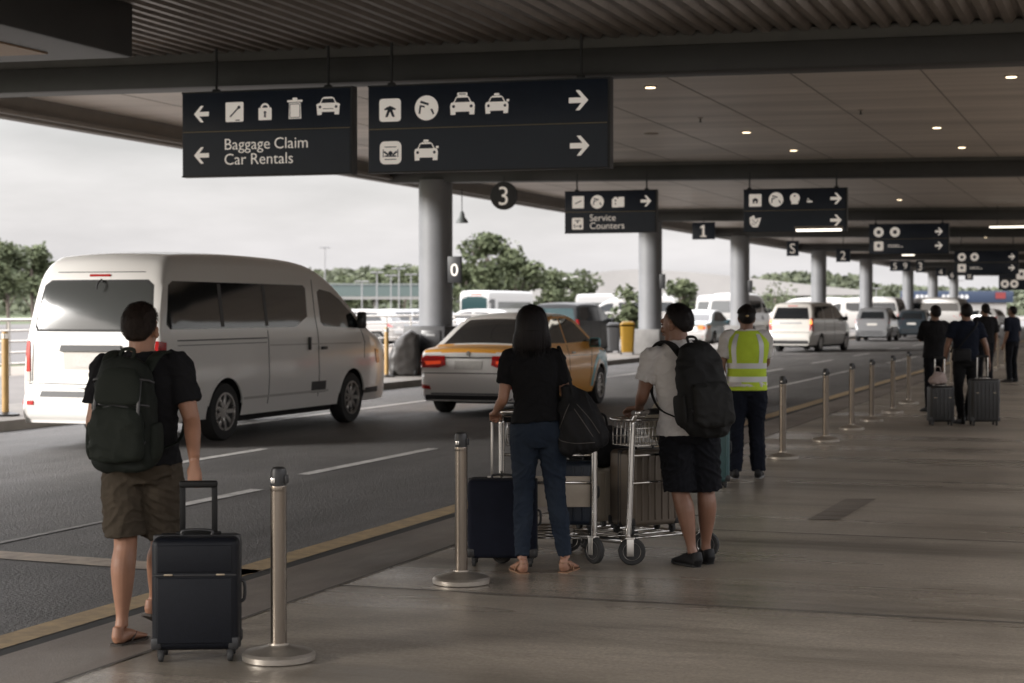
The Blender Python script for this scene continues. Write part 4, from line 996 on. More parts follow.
# --- vest person
M_hiv = cloth('hi-vis fabric', (.50,.66,.06), .75, var=.08, sheen=0); M_ref = mat('reflective tape', (.55,.56,.58), .4, .2); M_cap = cloth('dark cap', (.012,.009,.008), .8)
T_ls = cloth('pale work shirt', (.60,.58,.57), .9); T_nt = cloth('navy trousers', (.008,.010,.017), .9)
loc = D(747, 17.4)
def vest(root, P, T, H, k, HM, HR_):
    b = MB(); b.sloft([(T(0,0,z), a*k, c*k, 2.3) for z, a, c in [(.86,.198,.148), (.98,.192,.145), (1.1,.19,.144), (1.2,.206,.150), (1.29,.218,.146), (1.35,.212,.126), (1.40,.17,.108), (1.44,.112,.092)]], 3, 28, side=(1,0,0))
    me = remesh(b, .011, 2); disp(me, lambda p, n: .004*noise.noise(V((p.x*12, p.y*12, p.z*16))))
    v = link('vest', me, M_hiv, root, 180)
    bm = bmesh.new(); bm.from_mesh(me); bt = BVHTree.FromBMesh(bm)
    def tape(fn):
        m_ = MB(); prev = None
        for c, u in fn:
            row = []
            for s in (-1, 1):
                p = c+u*s*.026*k; o = V((0,0,p.z)); dr = V((p.x, p.y, 0)).normalized()
                h_ = bt.ray_cast(o+dr*1.0, -dr); row.append(m_.bm.verts.new((h_[0] if h_[0] else p)+dr*.004))
            if prev: m_.face((prev[0], row[0], row[1], prev[1]))
            prev = row
        m_.build('reflective_band', M_ref, v, 180, fix=False)
    for z in (.97, 1.1): tape([(V((math.cos(a), math.sin(a), z*k)), V((0,0,1))) for a in [2*PI*i/48 for i in range(49)]])
    for s in (-1, 1):
        for yy in (-1, 1): tape([(V((s*.105*k, yy*.1, z*k)), V((1,0,0))) for z in [1.12+.29*i/10 for i in range(11)]])
    bm.free()
    b = MB(); b.ell(H(0,-.012,1.635), (.094*k,.112*k,.082*k), 4, HR_); bmesh.ops.delete(b.bm, geom=[q for q in b.bm.verts if q.co.z < 1.60*k], context='VERTS')
    cp_ = b.build('cap', M_cap, root, 180)
    b = MB(); b.sloft([(H(0,.075,1.628), .075*k, .006), (H(0,.13,1.625), .07*k, .006), (H(0,.165,1.615), .045*k, .005)], 4, 20, side=(1,0,0)); b.build('visor', M_cap, cp_, 180)
    b = MB(); b.ell(H(0,-.124,1.612), (.017*k,.008,.012*k), 2); b.build('buckle', mat('brass', (.5,.36,.18), .35, .9), cp_, 180)
person('person in yellow hi-vis vest, dark cap and navy trousers, facing away', loc, -4, 1.69, dict(eL=(-.25,-.03,1.10), wL=(-.22,.02,.86), eR=(.20,.12,1.12), wR=(.10,.28,1.0), sL=(-.18,0,1.365), aL=(-.115,0,.085), aR=(.12,.05,.085), kL=(-.105,.0,.48), kR=(.10,.04,.48)), SK3, voxel=.009, hairm=HK,
    top=dict(m=T_ls, sleeve=.75, name='shirt'), bottom=dict(m=T_nt, kind='trousers', hem_r=.070, loose=1.22), shoes=dict(kind='sneaker', m=MATS['black shoe'], sole=mat('pale sole', (.2,.2,.2), .7)), extra=vest)

# --- far travellers
T_navy = cloth('navy shirt', (.009,.012,.022), .9); T_dk = cloth('charcoal trousers', (.014,.014,.015), .9)
person('traveller in a navy shirt with a cross-body bag, pulling two cases', D(966, 25.6), 4, 1.72, dict(eL=(-.27,-.03,1.12), wL=(-.30,.0,.88), eR=(.27,-.03,1.12), wR=(.32,-.02,.90), aL=(-.06,0,.085), aR=(.06,.2,.12)), SK3, voxel=.012, hairm=HK,
    top=dict(m=T_navy, sleeve=.65), bottom=dict(m=T_dk, kind='trousers', hem_r=.055), shoes=dict(kind='sneaker', m=MATS['black shoe']))
cb = thing('crossbody_bag', 'small black bag slung behind the navy-shirted traveller', 'bag', D(966, 25.6), YAW)
b = MB(); b.box((-.09,-.17,.98), (.24,.09,.19), .03, seg=3); b.build('pouch', M_bag, cb)
b = MB(); b.tube([(-.19,-.15,1.03), (-.05,-.155,1.2), (.10,-.13,1.38), (.16,-.02,1.45), (.12,.1,1.38), (-.1,.16,1.15), (-.22,.0,1.02)], .012, 8, 5, closed=False, flat=.004); b.build('strap', M_bag, cb, 180)
p = D(984, 25.3); suitcase('large grey upright case right of the navy-shirted traveller', p, YAW, .40, .26, .60, mat('grey shell', (.013,.0125,.0125), .5), .32)
p = D(941, 25.3); suitcase('black case with a pale bag on top, left of the navy-shirted traveller', p, YAW, .34, .24, .50, mat('black shell', (.006,.006,.006), .45), .40)
q = thing('tote_bag', 'pale pinkish bag resting on top of the black case', 'bag', D(938, 25.28, .585), YAW)
mb = MB(); mb.sloft([((0,0,0), .10,.08), ((0,0,.03), .13,.09), ((.01,0,.10), .11,.08), ((0,0,.15), .07,.04), ((0,0,.17), .03,.02)], 4, 20, side=(1,0,0)); me = remesh(mb, .01, 2); disp(me, lambda p, n: .008*noise.noise(p*22)); link('bag_body', me, cloth('pale bag', (.38,.31,.29), .8), q, 180)
b = MB(); b.tube([(-.05,0,.14), (-.03,0,.23), (.03,0,.23), (.05,0,.14)], .006, 8, 4); b.build('strap', MATS['pale bag'], q, 180)
b_ = D(935, 28.6)
person('person all in black standing just beyond the black case', b_, 12, 1.70, dict(eL=(-.2,.12,1.15), wL=(-.14,.3,1.22), wR=(.1,.25,1.1), eR=(.22,.08,1.1), dL=(0,.5,.6), cL=60), SK4, voxel=.012, hairm=HK,
    top=dict(m=T_blk, sleeve=.95, hem=.86), bottom=dict(m=T_bsh, kind='trousers'), shoes=dict(kind='sneaker', m=MATS['black shoe']))
person('dark-clothed person farther off, behind the navy-shirted traveller', D(985, 36), 10, 1.74, {}, SK4, voxel=.014, hairm=HK, top=dict(m=T_blk, sleeve=.9), bottom=dict(m=T_bsh, kind='trousers'), shoes=dict(kind='sneaker', m=MATS['black shoe']))
person('farthest dark-clothed person, nearest the right edge of the photo', D(1012, 40), 40, 1.70, {}, SK4, voxel=.014, hairm=HK, top=dict(m=T_navy, sleeve=.9), bottom=dict(m=T_bsh, kind='trousers'), shoes=dict(kind='sneaker', m=MATS['black shoe']))

# --- carts and their loads
c1 = D(548, 11.62); cart('chrome luggage cart pushed by the woman in black', c1, YAW+R(-2), wdt=.60)
p = G(505, 556); p = D(503, 11.55); suitcase('blue-black soft suitcase standing left of the woman in jeans', p, YAW-R(3), .44, .26, .50, cloth('blue-black fabric', (.009,.011,.020), .8, sheen=0), .38, ribs='', latch=False, soft=True)
def on_cart(c, rz, x, y, z=.165): 
    return c+V((x*math.cos(rz)-y*math.sin(rz), x*math.sin(rz)+y*math.cos(rz), z))
suitcase('dark blue case lying at the back of the woman\'s cart', on_cart(c1, YAW, .17, .30), YAW, .30, .22, .42, mat('blue case', (.012,.02,.036), .45), 0, latch=False, ribs='v')
rc2 = YAW+R(34); c2 = D(668, 11.72); cart('chrome luggage cart with wire basket, pushed by the man in the white t-shirt', c2, rc2, panel=False, wdt=.62)
suitcase('bronze ribbed case standing on the basket cart', on_cart(c2, rc2, -.02, .22), rc2, .42, .24, .50, mat('bronze shell', (.15,.122,.095), .4, .2), 0, latch=False)
suitcase('cream slim case standing at the cart\'s far left', on_cart(c2, rc2, -.16, .56), rc2, .28, .20, .36, mat('cream shell', (.42,.36,.28), .4), 0, latch=False)
q = thing('holdall', 'black soft holdall piled on the cream case', 'bag', on_cart(c2, rc2, -.16, .56, .59), rc2)
mb = MB(); mb.sloft([((-.19,0,.12), .10,.09), ((-.15,0,.13), .15,.13), ((0,0,.13), .155,.14), ((.15,0,.13), .15,.13), ((.19,0,.12), .10,.09)], 4, 24, side=(0,1,0), ex=2.5); me = remesh(mb, .009, 2); disp(me, lambda p, n: .008*noise.noise(p*14)); link('bag_body', me, M_bag, q, 180)
b = MB(); b.tube([(-.09,0,.25), (-.06,0,.34), (.06,0,.34), (.09,0,.25)], .009, 8, 5); b.build('handle', M_bag, q, 180)
q = thing('plush_parcel', 'round cream parcel sitting in the wire basket', 'parcel', on_cart(c2, rc2, .02, .12, .78), rc2)
mb = MB(); mb.ell((0,0,.11), (.10,.085,.12), 3); mb.ell((.02,0,.21), (.06,.05,.05), 3); me = remesh(mb, .009, 2); disp(me, lambda p, n: .006*noise.noise(p*20)); link('wrap', me, cloth('cream wrap', (.5,.46,.38), .8), q, 180)
b = MB(); b.tube([(-.10,0,.11), (-.03,-.086,.12), (.03,-.086,.12), (.10,0,.11)], .006, 8, 5); b.build('cord', M_blkpl, q, 180)
p = D(707, 16.6); suitcase('tall teal case standing left of the person in the vest', p, YAW, .40, .26, .62, mat('teal shell', (.035,.085,.088), .45), .0)
# ---------------------------------------------------------------- vehicles
M_glass = mat('tinted glass', (.012,.014,.016), .04, spec=.7); M_glass2 = mat('teal glass', (.012,.034,.037), .12, spec=.3); M_glass3 = mat('grey glass', (.065,.068,.066), .09, spec=.6)
M_red = mat('red lens', (.45,.012,.012), .18, coat=.6); M_wlens = mat('clear lens', (.6,.58,.55), .15, coat=.6)
M_lit = mat('lit lens', (.8,.2,.05), .2, emit=(1,.25,.05), es=.9); M_head = mat('orange lens', (.6,.25,.08), .2)
M_gap = mat('panel gap', (.02,.02,.02), .7); M_trimb = mat('grey plastic trim', (.045,.045,.047), .55); M_well = mat('wheel well', (.008,.008,.008), .9)
M_tyre = mat('tyre', (.022,.022,.022), .8, var=.2, scale=20); M_rim = mat('alloy rim', (.50,.48,.46), .3, .85, rvar=.08, scale=8); M_plate = mat('number plate', (.55,.53,.5), .5, var=.1, scale=30)
def paint(name, c, rough=.28, metal=0): return mat(name, c, rough, metal, coat=.6)
P_white = paint('white paint', (.84,.82,.79)); P_orange = paint('orange paint', (.78,.36,.05)); P_cyan = paint('cyan paint', (.12,.42,.52)); P_silver = paint('silver paint', (.22,.225,.235), .3, .3)
P_black = mat('black paint', (.009,.010,.011), .45, spec=.25); P_beige = paint('pearl paint', (.55,.53,.50)); P_pale = paint('pale blue paint', (.27,.35,.37))
def lerp1(tab, x):
    if x <= tab[0][0]: return tab[0][1]
    for (a, b), (c, d) in zip(tab, tab[1:]):
        if x <= c: return b+(d-b)*(x-a)/(c-a)
    return tab[-1][1]
def clip_poly(poly): return poly
def patch(bt, poly, side, name, m, parent, off=.004, cell=.07, skirt=.012):
    "a panel of the given outline laid on the bodywork; side R L B F T"
    bm = bmesh.new()
    vs = [bm.verts.new((x, y, 0)) for x, y in poly]; bm.faces.new(vs)
    xs = [p[0] for p in poly]; ys = [p[1] for p in poly]
    for ax, lo, hi in ((0, min(xs), max(xs)), (1, min(ys), max(ys))):
        n = int((hi-lo)/cell)
        for i in range(1, n+1):
            co = V((0,0,0)); no = V((0,0,0)); co[ax] = lo+(hi-lo)*i/(n+1); no[ax] = 1
            bmesh.ops.bisect_plane(bm, geom=bm.verts[:]+bm.edges[:]+bm.faces[:], plane_co=co, plane_no=no)
    nor = {}
    for v in bm.verts:
        a, b = v.co.x, v.co.y
        if side == 'R': o, d = V((5, a, b)), V((-1,0,0))
        elif side == 'L': o, d = V((-5, a, b)), V((1,0,0))
        elif side == 'B': o, d = V((a, -5, b)), V((0,1,0))
        elif side == 'F': o, d = V((a, 30, b)), V((0,-1,0))
        else: o, d = V((a, b, 9)), V((0,0,-1))
        h = bt.ray_cast(o, d)
        if h[0] is None: h = bt.find_nearest(o+d*5)
        n = h[1] if h[1].dot(d) < 0 else -h[1]; nor[v] = n
        v.co = h[0]+n*off-d*.0
    if skirt:
        for e in [e for e in bm.edges if e.is_boundary]:
            a, b = e.verts; c = bm.verts.new(b.co-nor[b]*(off+skirt)); dd = bm.verts.new(a.co-nor[a]*(off+skirt)); bm.faces.new((a, b, c, dd))
        bmesh.ops.remove_doubles(bm, verts=bm.verts, dist=.0004)
    bmesh.ops.recalc_face_normals(bm, faces=bm.faces)
    me = bpy.data.meshes.new(name); bm.to_mesh(me); bm.free()
    return link(name, me, m, parent, 35)
def stroke(pts, w):
    L_, R_ = [], []
    for i, p in enumerate(pts):
        a = pts[max(i-1,0)]; b = pts[min(i+1,len(pts)-1)]; dx, dy = b[0]-a[0], b[1]-a[1]; l = math.hypot(dx, dy); nx, ny = -dy/l*w/2, dx/l*w/2
        L_.append((p[0]+nx, p[1]+ny)); R_.append((p[0]-nx, p[1]-ny))
    return L_+R_[::-1]
def car_body(prof, W, side, plan, r, z0, crown=.03, npts=9, dens=4):
    P_ = crom(prof, dens)
    bm = bmesh.new(); rows = []
    for y, zt in P_:
        zt = max(zt, z0+.02); w = W/2*lerp1(plan, y); h = zt-z0; re = min(r, h*.45); zc = zt-re; row = []
        row.append((0, z0)); row.append((.6*w, z0)); 
        for i in range(npts):
            t = i/(npts-1); z = z0+(zc-z0)*t; row.append((w*lerp1(side, z), z))
        xe = row[-1][0]; ri = min(re*1.1, xe*.6)
        for a in (25, 50, 70, 90): row.append((xe-ri+ri*math.cos(R(a)), zc+re*math.sin(R(a))-crown*.0))
        x1 = row[-1][0]
        for t in (.66, .33, 0): row.append((x1*t, zt+crown*(1-t*t)*min(1, h)))
        full = [V((x, y, z)) for x, z in row]+[V((-x, y, z)) for x, z in reversed(row[1:-1])]
        rows.append([bm.verts.new(p) for p in full])
    for a, b in zip(rows, rows[1:]):
        n = len(a)
        for k in range(n):
            try: bm.faces.new((a[k], a[(k+1) % n], b[(k+1) % n], b[k]))
            except ValueError: pass
    bm.faces.new(rows[0]); bm.faces.new(list(reversed(rows[-1])))
    bmesh.ops.remove_doubles(bm, verts=bm.verts, dist=.0005); bmesh.ops.recalc_face_normals(bm, faces=bm.faces)
    return bm
def alloy(p, r, wd, parent, sgn, spokes=9, detail=True):
    b = MB(); b.lathe([(r*.62,-wd/2), (r*.95,-wd/2), (r,-wd*.36), (r,wd*.36), (r*.95,wd/2), (r*.66,wd/2*1.02), (r*.62,wd*.4)], p, 32, 'X'); t = b.build('wheel', M_tyre, parent)
    b = MB(); x = p[0]+sgn*wd*.30
    b.lathe([(r*.60,-.02*sgn), (r*.66,-.02*sgn), (r*.66,.05*sgn), (r*.60,.05*sgn), (r*.58,-.02*sgn)], (x,p[1],p[2]), 32, 'X')
    b.lathe([(r*.16,-.02), (r*.16,.03)], (x,p[1],p[2]), 16, 'X')
    if detail:
        for i in range(spokes):
            a = 2*PI*i/spokes; c = V((x+sgn*.01, p[1]+math.cos(a)*r*.37, p[2]+math.sin(a)*r*.37))
            b.box(c, (.035, r*.52, r*.15), .008, rot=Matrix.Rotation(a, 3, 'X'), seg=1)
    else: b.lathe([(.01,-.02), (r*.55,-.02), (r*.5,.01), (.01,.02)], (x,p[1],p[2]), 20, 'X')
    b.build('rim', M_rim, t)
    b = MB(); b.lathe([(.01,-.01), (r*.60,-.01), (r*.6,.01), (.01,.01)], (p[0],p[1],p[2]), 20, 'X'); b.build('brake_disc', M_trimb, t)
def vehicle(name, label, cat, sp, group=None, detail=True):
    r = thing(name, label, cat, (0,0,0), 0, group)
    bm = car_body(sp['prof'], sp['W'], sp['side'], sp['plan'], sp.get('r', .1), sp['z0'], sp.get('crown', .03), dens=4 if detail else 2)
    mats = sp['mats']; fn = sp.get('fn', lambda c, n: 0)
    for f in bm.faces: f.material_index = fn(f.calc_center_median(), f.normal)
    bt = BVHTree.FromBMesh(bm)
    me = bpy.data.meshes.new('b'); bm.to_mesh(me); bm.free()
    for m in mats+[M_well]: me.materials.append(m)
    cb = MB(); cb.mi = len(mats); W = sp['W']; wr = sp['wr']
    for y in sp['wy']:
        for s in (-1, 1):
            cb.lathe([(wr*1.17,-.3), (wr*1.17,.3)], (s*W/2, y, wr*1.02), 40, 'X')
    cm = cb.mesh('cut'); 
    for m in mats+[M_well]: cm.materials.append(m)
    co = bpy.data.objects.new('cut', cm); COL.objects.link(co)
    me = evaluated(me, [('BOOLEAN', dict(operation='DIFFERENCE', solver='EXACT', object=co))])
    bpy.data.objects.remove(co)
    body = bpy.data.objects.new('body', me); COL.objects.link(body); body.parent = r
    me.shade_smooth(); me.set_sharp_from_angle(angle=R(38))
    for i, y in enumerate(sp['wy']):
        for s in (-1, 1): alloy((s*(W/2-.13), y, wr), wr, .2, r, s, detail=detail)
        if detail:
            for sd in 'RL':
                pts = [(y+wr*1.20*math.cos(a), wr*1.02+wr*1.20*math.sin(a)) for a in [PI*k/16 for k in range(1, 16)]]
                patch(bt, stroke(pts, .035), sd, 'arch_lip', sp.get('lip', mats[0]), body, off=.008, cell=.2)
    for q in sp['patches']:
        nm, m, sides, poly = q[:4]; off = q[4] if len(q) > 4 else .004
        for sd in sides:
            pl = poly
            if sd == 'M': pl = [(-x, y) for x, y in poly]; sd = 'B'
            if sd == 'N': pl = [(-x, y) for x, y in poly]; sd = 'F'
            patch(bt, pl, sd, nm, m, r if nm in ('window','rear_window','windscreen','tail_light','headlight','number_plate','bumper_trim','grille','fog_reflector','side_vent') else body, off=off, cell=.09 if detail else .3)
    for s in (-1, 1):
        x, y, z = sp['mirror']; mw, mh = sp.get('msz', (.20,.17)); b = MB(); b.box((s*(x+mw*.45), y, z), (mw,.10,mh), .035, seg=3); b.box((s*(x-.0), y+.02, z-.05), (.12,.05,.05), .01); o = b.build('wing_mirror', sp.get('mm', M_blkpl), r)
        b = MB(); b.box((s*(x+mw*.47), y-.052, z), (mw*.75,.006,mh*.72), .002); b.build('mirror_glass', M_glass3, o)
    b = MB(); b.box((0, sum(sp['wy'])/2, sp['z0']-.03), (W*.8, sp['wy'][1]-sp['wy'][0], .12)); b.box((0, sp['wy'][0], sp['wr']), (W*.75, .12, .12)); b.box((0, sp['wy'][1], sp['wr']), (W*.75, .12, .12)); b.build('underbody', M_well, r)
    for h in sp.get('handles', []):
        for s in (-1, 1):
            hit = bt.ray_cast(V((s*5, h[0], h[1])), V((-s,0,0)))
            if hit[0]: b = MB(); b.box(hit[0]+V((s*.022,0,0)), (.028, h[2], h[3]), .008); b.build('door_handle', sp.get('hm', mats[0]), r)
    return r, bt, body
# high-roof van
van_prof = [(.03,.33), (.0,.40), (-.02,.55), (-.01,.66), (.05,.73), (.10,.76), (.11,.95), (.13,1.25), (.19,1.6), (.28,1.95), (.37,2.17), (.50,2.30), (.8,2.365), (2.0,2.40), (3.2,2.385), (3.9,2.345), (4.35,2.27), (4.85,2.08), (5.4,1.76), (5.85,1.49), (6.15,1.38), (6.56,1.27), (6.82,1.06), (6.90,.72), (6.87,.42), (6.82,.32)]
van_side = [(.28,.93), (.4,.975), (.75,1.0), (1.3,.985), (1.45,.965), (2.1,.885), (2.4,.85)]
van_plan = [(-.03,.90), (.05,.945), (.12,.965), (.35,.995), (.8,1.0), (5.2,1.0), (5.9,.975), (6.3,.93), (6.65,.86), (6.85,.78), (6.91,.72)]
G2 = lambda pts, c: pts
van_patches = [
  ('rear_window', M_glass3, 'B', [(-.74,1.44), (.74,1.44), (.78,1.50), (.72,1.96), (.64,2.02), (-.64,2.02), (-.72,1.96), (-.78,1.50)]),
  ('gasket', M_gap, 'B', [(-.77,1.41), (.77,1.41), (.81,1.48), (.745,1.98), (.66,2.045), (-.66,2.045), (-.745,1.98), (-.81,1.48)], .002),
  ('window', M_glass, 'RL', [(.30,1.50), (.36,1.44), (3.55,1.44), (3.92,1.58), (3.95,1.98), (3.88,2.02), (.52,2.03), (.42,1.98)]),
  ('window', M_glass, 'RL', [(4.32,1.50), (4.42,1.44), (5.62,1.40), (5.55,1.50), (4.98,1.83), (4.72,1.93), (4.38,1.97), (4.30,1.93)]),
  ('pillar', M_blkpl, 'RL', [(1.55,1.46), (1.63,1.46), (1.63,2.01), (1.55,2.01)], .007), ('pillar', M_blkpl, 'RL', [(2.70,1.46), (2.78,1.46), (2.78,2.01), (2.70,2.01)], .007),
  ('windscreen', M_glass, 'F', [(-.72,1.36), (.72,1.36), (.66,1.75), (.60,2.08), (-.60,2.08), (-.66,1.75)]),
  ('panel_gap', M_gap, 'RL', stroke([(4.20,.45), (4.20,1.35), (4.16,1.6), (4.16,2.1)], .012)), ('panel_gap', M_gap, 'RL', stroke([(2.75,.42), (2.75,1.40)], .012)), ('panel_gap', M_gap, 'RL', stroke([(5.72,.95), (5.74,1.2), (5.62,1.38)], .010)),
  ('slide_rail', M_trimb, 'RL', stroke([(.5,1.30), (2.72,1.30)], .016)), ('crease', M_trimb, 'RL', stroke([(.5,1.24), (2.70,1.24)], .008)),
  ('crease', P_beige, 'RL', stroke([(2.8,1.20), (5.6,1.18)], .02), .006), ('sill_line', P_beige, 'RL', stroke([(2.1,.52), (4.5,.52)], .03), .007),
  ('panel_gap', M_gap, 'B', stroke([(-.80,.80), (-.80,1.35)], .010)), ('panel_gap', M_gap, 'B', stroke([(.80,.80), (.80,1.35)], .010)), ('panel_gap', M_gap, 'B', stroke([(-.85,.775), (.85,.775)], .014)),
  ('panel_gap', M_gap, 'B', stroke([(-.60,2.14), (.60,2.14)], .008)), ('brake_light', M_red, 'B', [(-.14,2.085), (.14,2.085), (.14,2.11), (-.14,2.11)], .012),
  ('garnish', M_trimb, 'B', [(-.42,1.17), (.42,1.17), (.40,1.245), (-.40,1.245)], .03), ('number_plate', M_plate, 'B', [(-.24,.98), (.24,.98), (.24,1.13), (-.24,1.13)], .01),
  ('plate_recess', P_beige, 'B', [(-.36,.95), (.36,.95), (.38,1.16), (-.38,1.16)], .004),
  ('tail_light', M_red, 'BM', [(.83,.92), (.94,.92), (.94,1.30), (.85,1.30)], .012), ('tail_light', M_red, 'RL', [(.10,.92), (.22,.92), (.26,1.28), (.15,1.30)], .012),
  ('lamp_base', M_wlens, 'BM', [(.83,.80), (.94,.80), (.94,.915), (.83,.915)], .012), ('lamp_base', M_wlens, 'RL', [(.10,.80), (.21,.80), (.22,.915), (.10,.915)], .012),
  ('fog_reflector', M_red, 'BM', [(.70,.52), (.86,.52), (.86,.57), (.70,.57)], .008), ('bumper_trim', M_trimb, 'B', [(-.62,.62), (.62,.62), (.60,.685), (-.60,.685)], .006),
  ('bumper_gap', M_gap, 'RL', stroke([(.02,.72), (.45,.70), (.95,.55)], .010)), ('side_vent', M_trimb, 'RL', [(3.98,.50), (4.42,.50), (4.42,.66), (3.98,.66)]), ('side_step', M_trimb, 'RL', [(5.72,.42), (6.30,.42), (6.30,.50), (5.72,.50)]),
  ('headlight', M_wlens, 'FN', [(.45,.88), (.80,.88), (.80,1.08), (.50,1.04)], .01), ('grille', M_trimb, 'F', [(-.42,.85), (.42,.85), (.42,1.0), (-.42,1.0)], .006),
  ('side_marker', M_head, 'RL', [(6.22,.86), (6.36,.86), (6.30,1.06), (6.16,1.08)], .01)]
van_sp = dict(prof=van_prof, W=1.90, side=van_side, plan=van_plan, r=.16, z0=.30, mats=[P_white], wy=(1.64,5.30), wr=.372, patches=van_patches, mirror=(.93,5.50,1.52), msz=(.13,.25), handles=[(4.34,1.13,.16,.045), (3.90,1.2,.05,.18)], hm=M_blkpl)
van, bt, body = vehicle('passenger_van', 'white high-roof passenger van driving away behind the man with the green backpack', 'van', van_sp)
place(van, (-11.98, 18.85, RZ), R(-.3), scale=(1.03,1.065,1.0))
b = MB(); b.box((.05,.30,2.03), (.03,.05,.03), .006); b.tube([(.05,.27,2.05), (.04,.20,2.0), (.03,.19,1.93)], .010, 8, 4); b.build('wiper', M_blkpl, van)
# taxi
sed_prof = [(.04,.26), (.0,.34), (-.02,.50), (.0,.62), (.05,.70), (.07,.88), (.06,.98), (.12,1.035), (.35,1.06), (.72,1.09), (1.0,1.20), (1.45,1.42), (1.8,1.53), (2.3,1.595), (2.8,1.60), (3.2,1.56), (3.5,1.48), (3.9,1.28), (4.2,1.11), (4.45,1.04), (4.9,.96), (5.2,.85), (5.36,.70), (5.4,.52), (5.38,.34), (5.34,.27)]
sed_side = [(.22,.90), (.32,.965), (.6,1.0), (.85,.99), (1.0,.965), (1.06,.93), (1.5,.76), (1.62,.70)]
sed_plan = [(-.03,.80), (.05,.865), (.15,.91), (.4,.955), (.9,.99), (1.5,1.0), (4.2,1.0), (4.8,.965), (5.15,.88), (5.35,.76), (5.4,.7)]
def taxi_fn(c, n):
    if c.z > 1.56 or (c.z > 1.11 and c.y < 2.2 and abs(n.x) < .55): return 0
    if c.y > 4.35 and c.z < .95 : return 2
    if c.z > 1.0 or c.y > .62: return 1
    return 0
def sed_patches(tail=M_red, lit=None):
    return [('rear_window', M_glass, 'T', [(-.70,.80), (.70,.80), (.64,1.20), (.55,1.64), (-.55,1.64), (-.64,1.20)]),
  ('windscreen', M_glass, 'T', [(-.5,3.34), (.5,3.34), (.64,4.10), (-.64,4.10)]),
  ('window', M_glass, 'RL', [(1.28,1.13), (1.75,1.40), (2.05,1.50), (2.48,1.53), (2.48,1.11)]), ('window', M_glass, 'RL', [(2.56,1.11), (2.56,1.53), (2.95,1.52), (3.3,1.45), (3.98,1.12)]),
  ('panel_gap', M_gap, 'RL', stroke([(2.52,.36), (2.52,1.08)], .010)), ('panel_gap', M_gap, 'RL', stroke([(3.72,.36), (3.80,.8), (3.92,1.07)], .010)), ('panel_gap', M_gap, 'RL', stroke([(1.42,.62), (1.30,.95), (1.22,1.08)], .010)),
  ('crease', M_gap, 'RL', stroke([(.5,.88), (2,.91), (4.3,.88)], .006), .002),
  ('panel_gap', M_gap, 'B', stroke([(-.78,.675), (.78,.675)], .012)), ('chrome_strip', M_chr, 'B', [(-.42,.915), (.42,.915), (.42,.935), (-.42,.935)], .014),
  ('number_plate', M_plate, 'B', [(-.23,.735), (.23,.735), (.23,.87), (-.23,.87)], .012), ('plate_recess', P_white, 'B', [(-.34,.71), (.34,.71), (.34,.895), (-.34,.895)], .003),
  ('tail_light', tail, 'BM', [(.38,.80), (.50,.76), (.80,.76), (.86,.95), (.40,.95)], .014), ('tail_light', tail, 'RL', [(.10,.78), (.34,.82), (.46,.93), (.10,.95)], .014),
  ('lens_insert', lit or mat('orange-red lens', (.6,.06,.02), .2, emit=(1,.08,.02), es=.12), 'BM', [(.46,.82), (.70,.80), (.74,.86), (.46,.87)], .018),
  ('fog_reflector', M_red, 'BM', [(.60,.42), (.78,.44), (.78,.50), (.62,.48)], .01), ('bumper_trim', M_trimb, 'B', [(-.76,.26), (.76,.26), (.78,.335), (-.78,.335)], .008), ('bumper_edge', P_silver, 'B', [(-.60,.345), (.60,.345), (.60,.37), (-.60,.37)], .012),
  ('headlight', M_wlens, 'FN', [(.4,.66), (.76,.7), (.72,.82), (.42,.78)], .01), ('grille', M_trimb, 'F', [(-.36,.4), (.36,.4), (.36,.74), (-.36,.74)], .006), ('badge', M_chr, 'B', circ(0,.985,.035,12), .012)]
sed = dict(prof=sed_prof, W=1.82, side=sed_side, plan=sed_plan, r=.075, z0=.24, mats=[P_white, P_orange, P_cyan], fn=taxi_fn, wy=(1.08,4.42), wr=.335, patches=sed_patches(), mirror=(.86,3.85,1.10), mm=P_cyan, handles=[(1.55,.95,.16,.03), (2.75,.95,.16,.03)])
taxi, bt, body = vehicle('taxi', 'orange and white taxi with cyan front wing driving away beyond the woman in black', 'taxi', sed)
place(taxi, (-9.87, 26.35, RZ), R(0))
patch(bt, [(4.42+.47*math.cos(a), .34+.47*math.sin(a)) for a in [PI*k/14 for k in range(15)]]+[(4.42+.60*math.cos(a), .34+.58*math.sin(a)) for a in [PI-PI*k/14 for k in range(15)]], 'R', 'cyan_wing', P_cyan, body, off=.005)
patch(bt, [(4.42+.47*math.cos(a), .34+.47*math.sin(a)) for a in [PI*k/14 for k in range(15)]]+[(4.42+.60*math.cos(a), .34+.58*math.sin(a)) for a in [PI-PI*k/14 for k in range(15)]], 'L', 'cyan_wing', P_cyan, body, off=.005)
# pale sedan beyond the island
s2 = dict(sed); s2['mats'] = [paint('off-white paint', (.31,.30,.29)), P_pale, P_pale]; s2['patches'] = sed_patches(tail=M_head)
t2, _, _ = vehicle('pale_taxi', 'pale blue and white sedan beyond the island, left of the person in the vest', 'car', s2, detail=False)
place(t2, (-18.3, 76.3, RZ), 0)
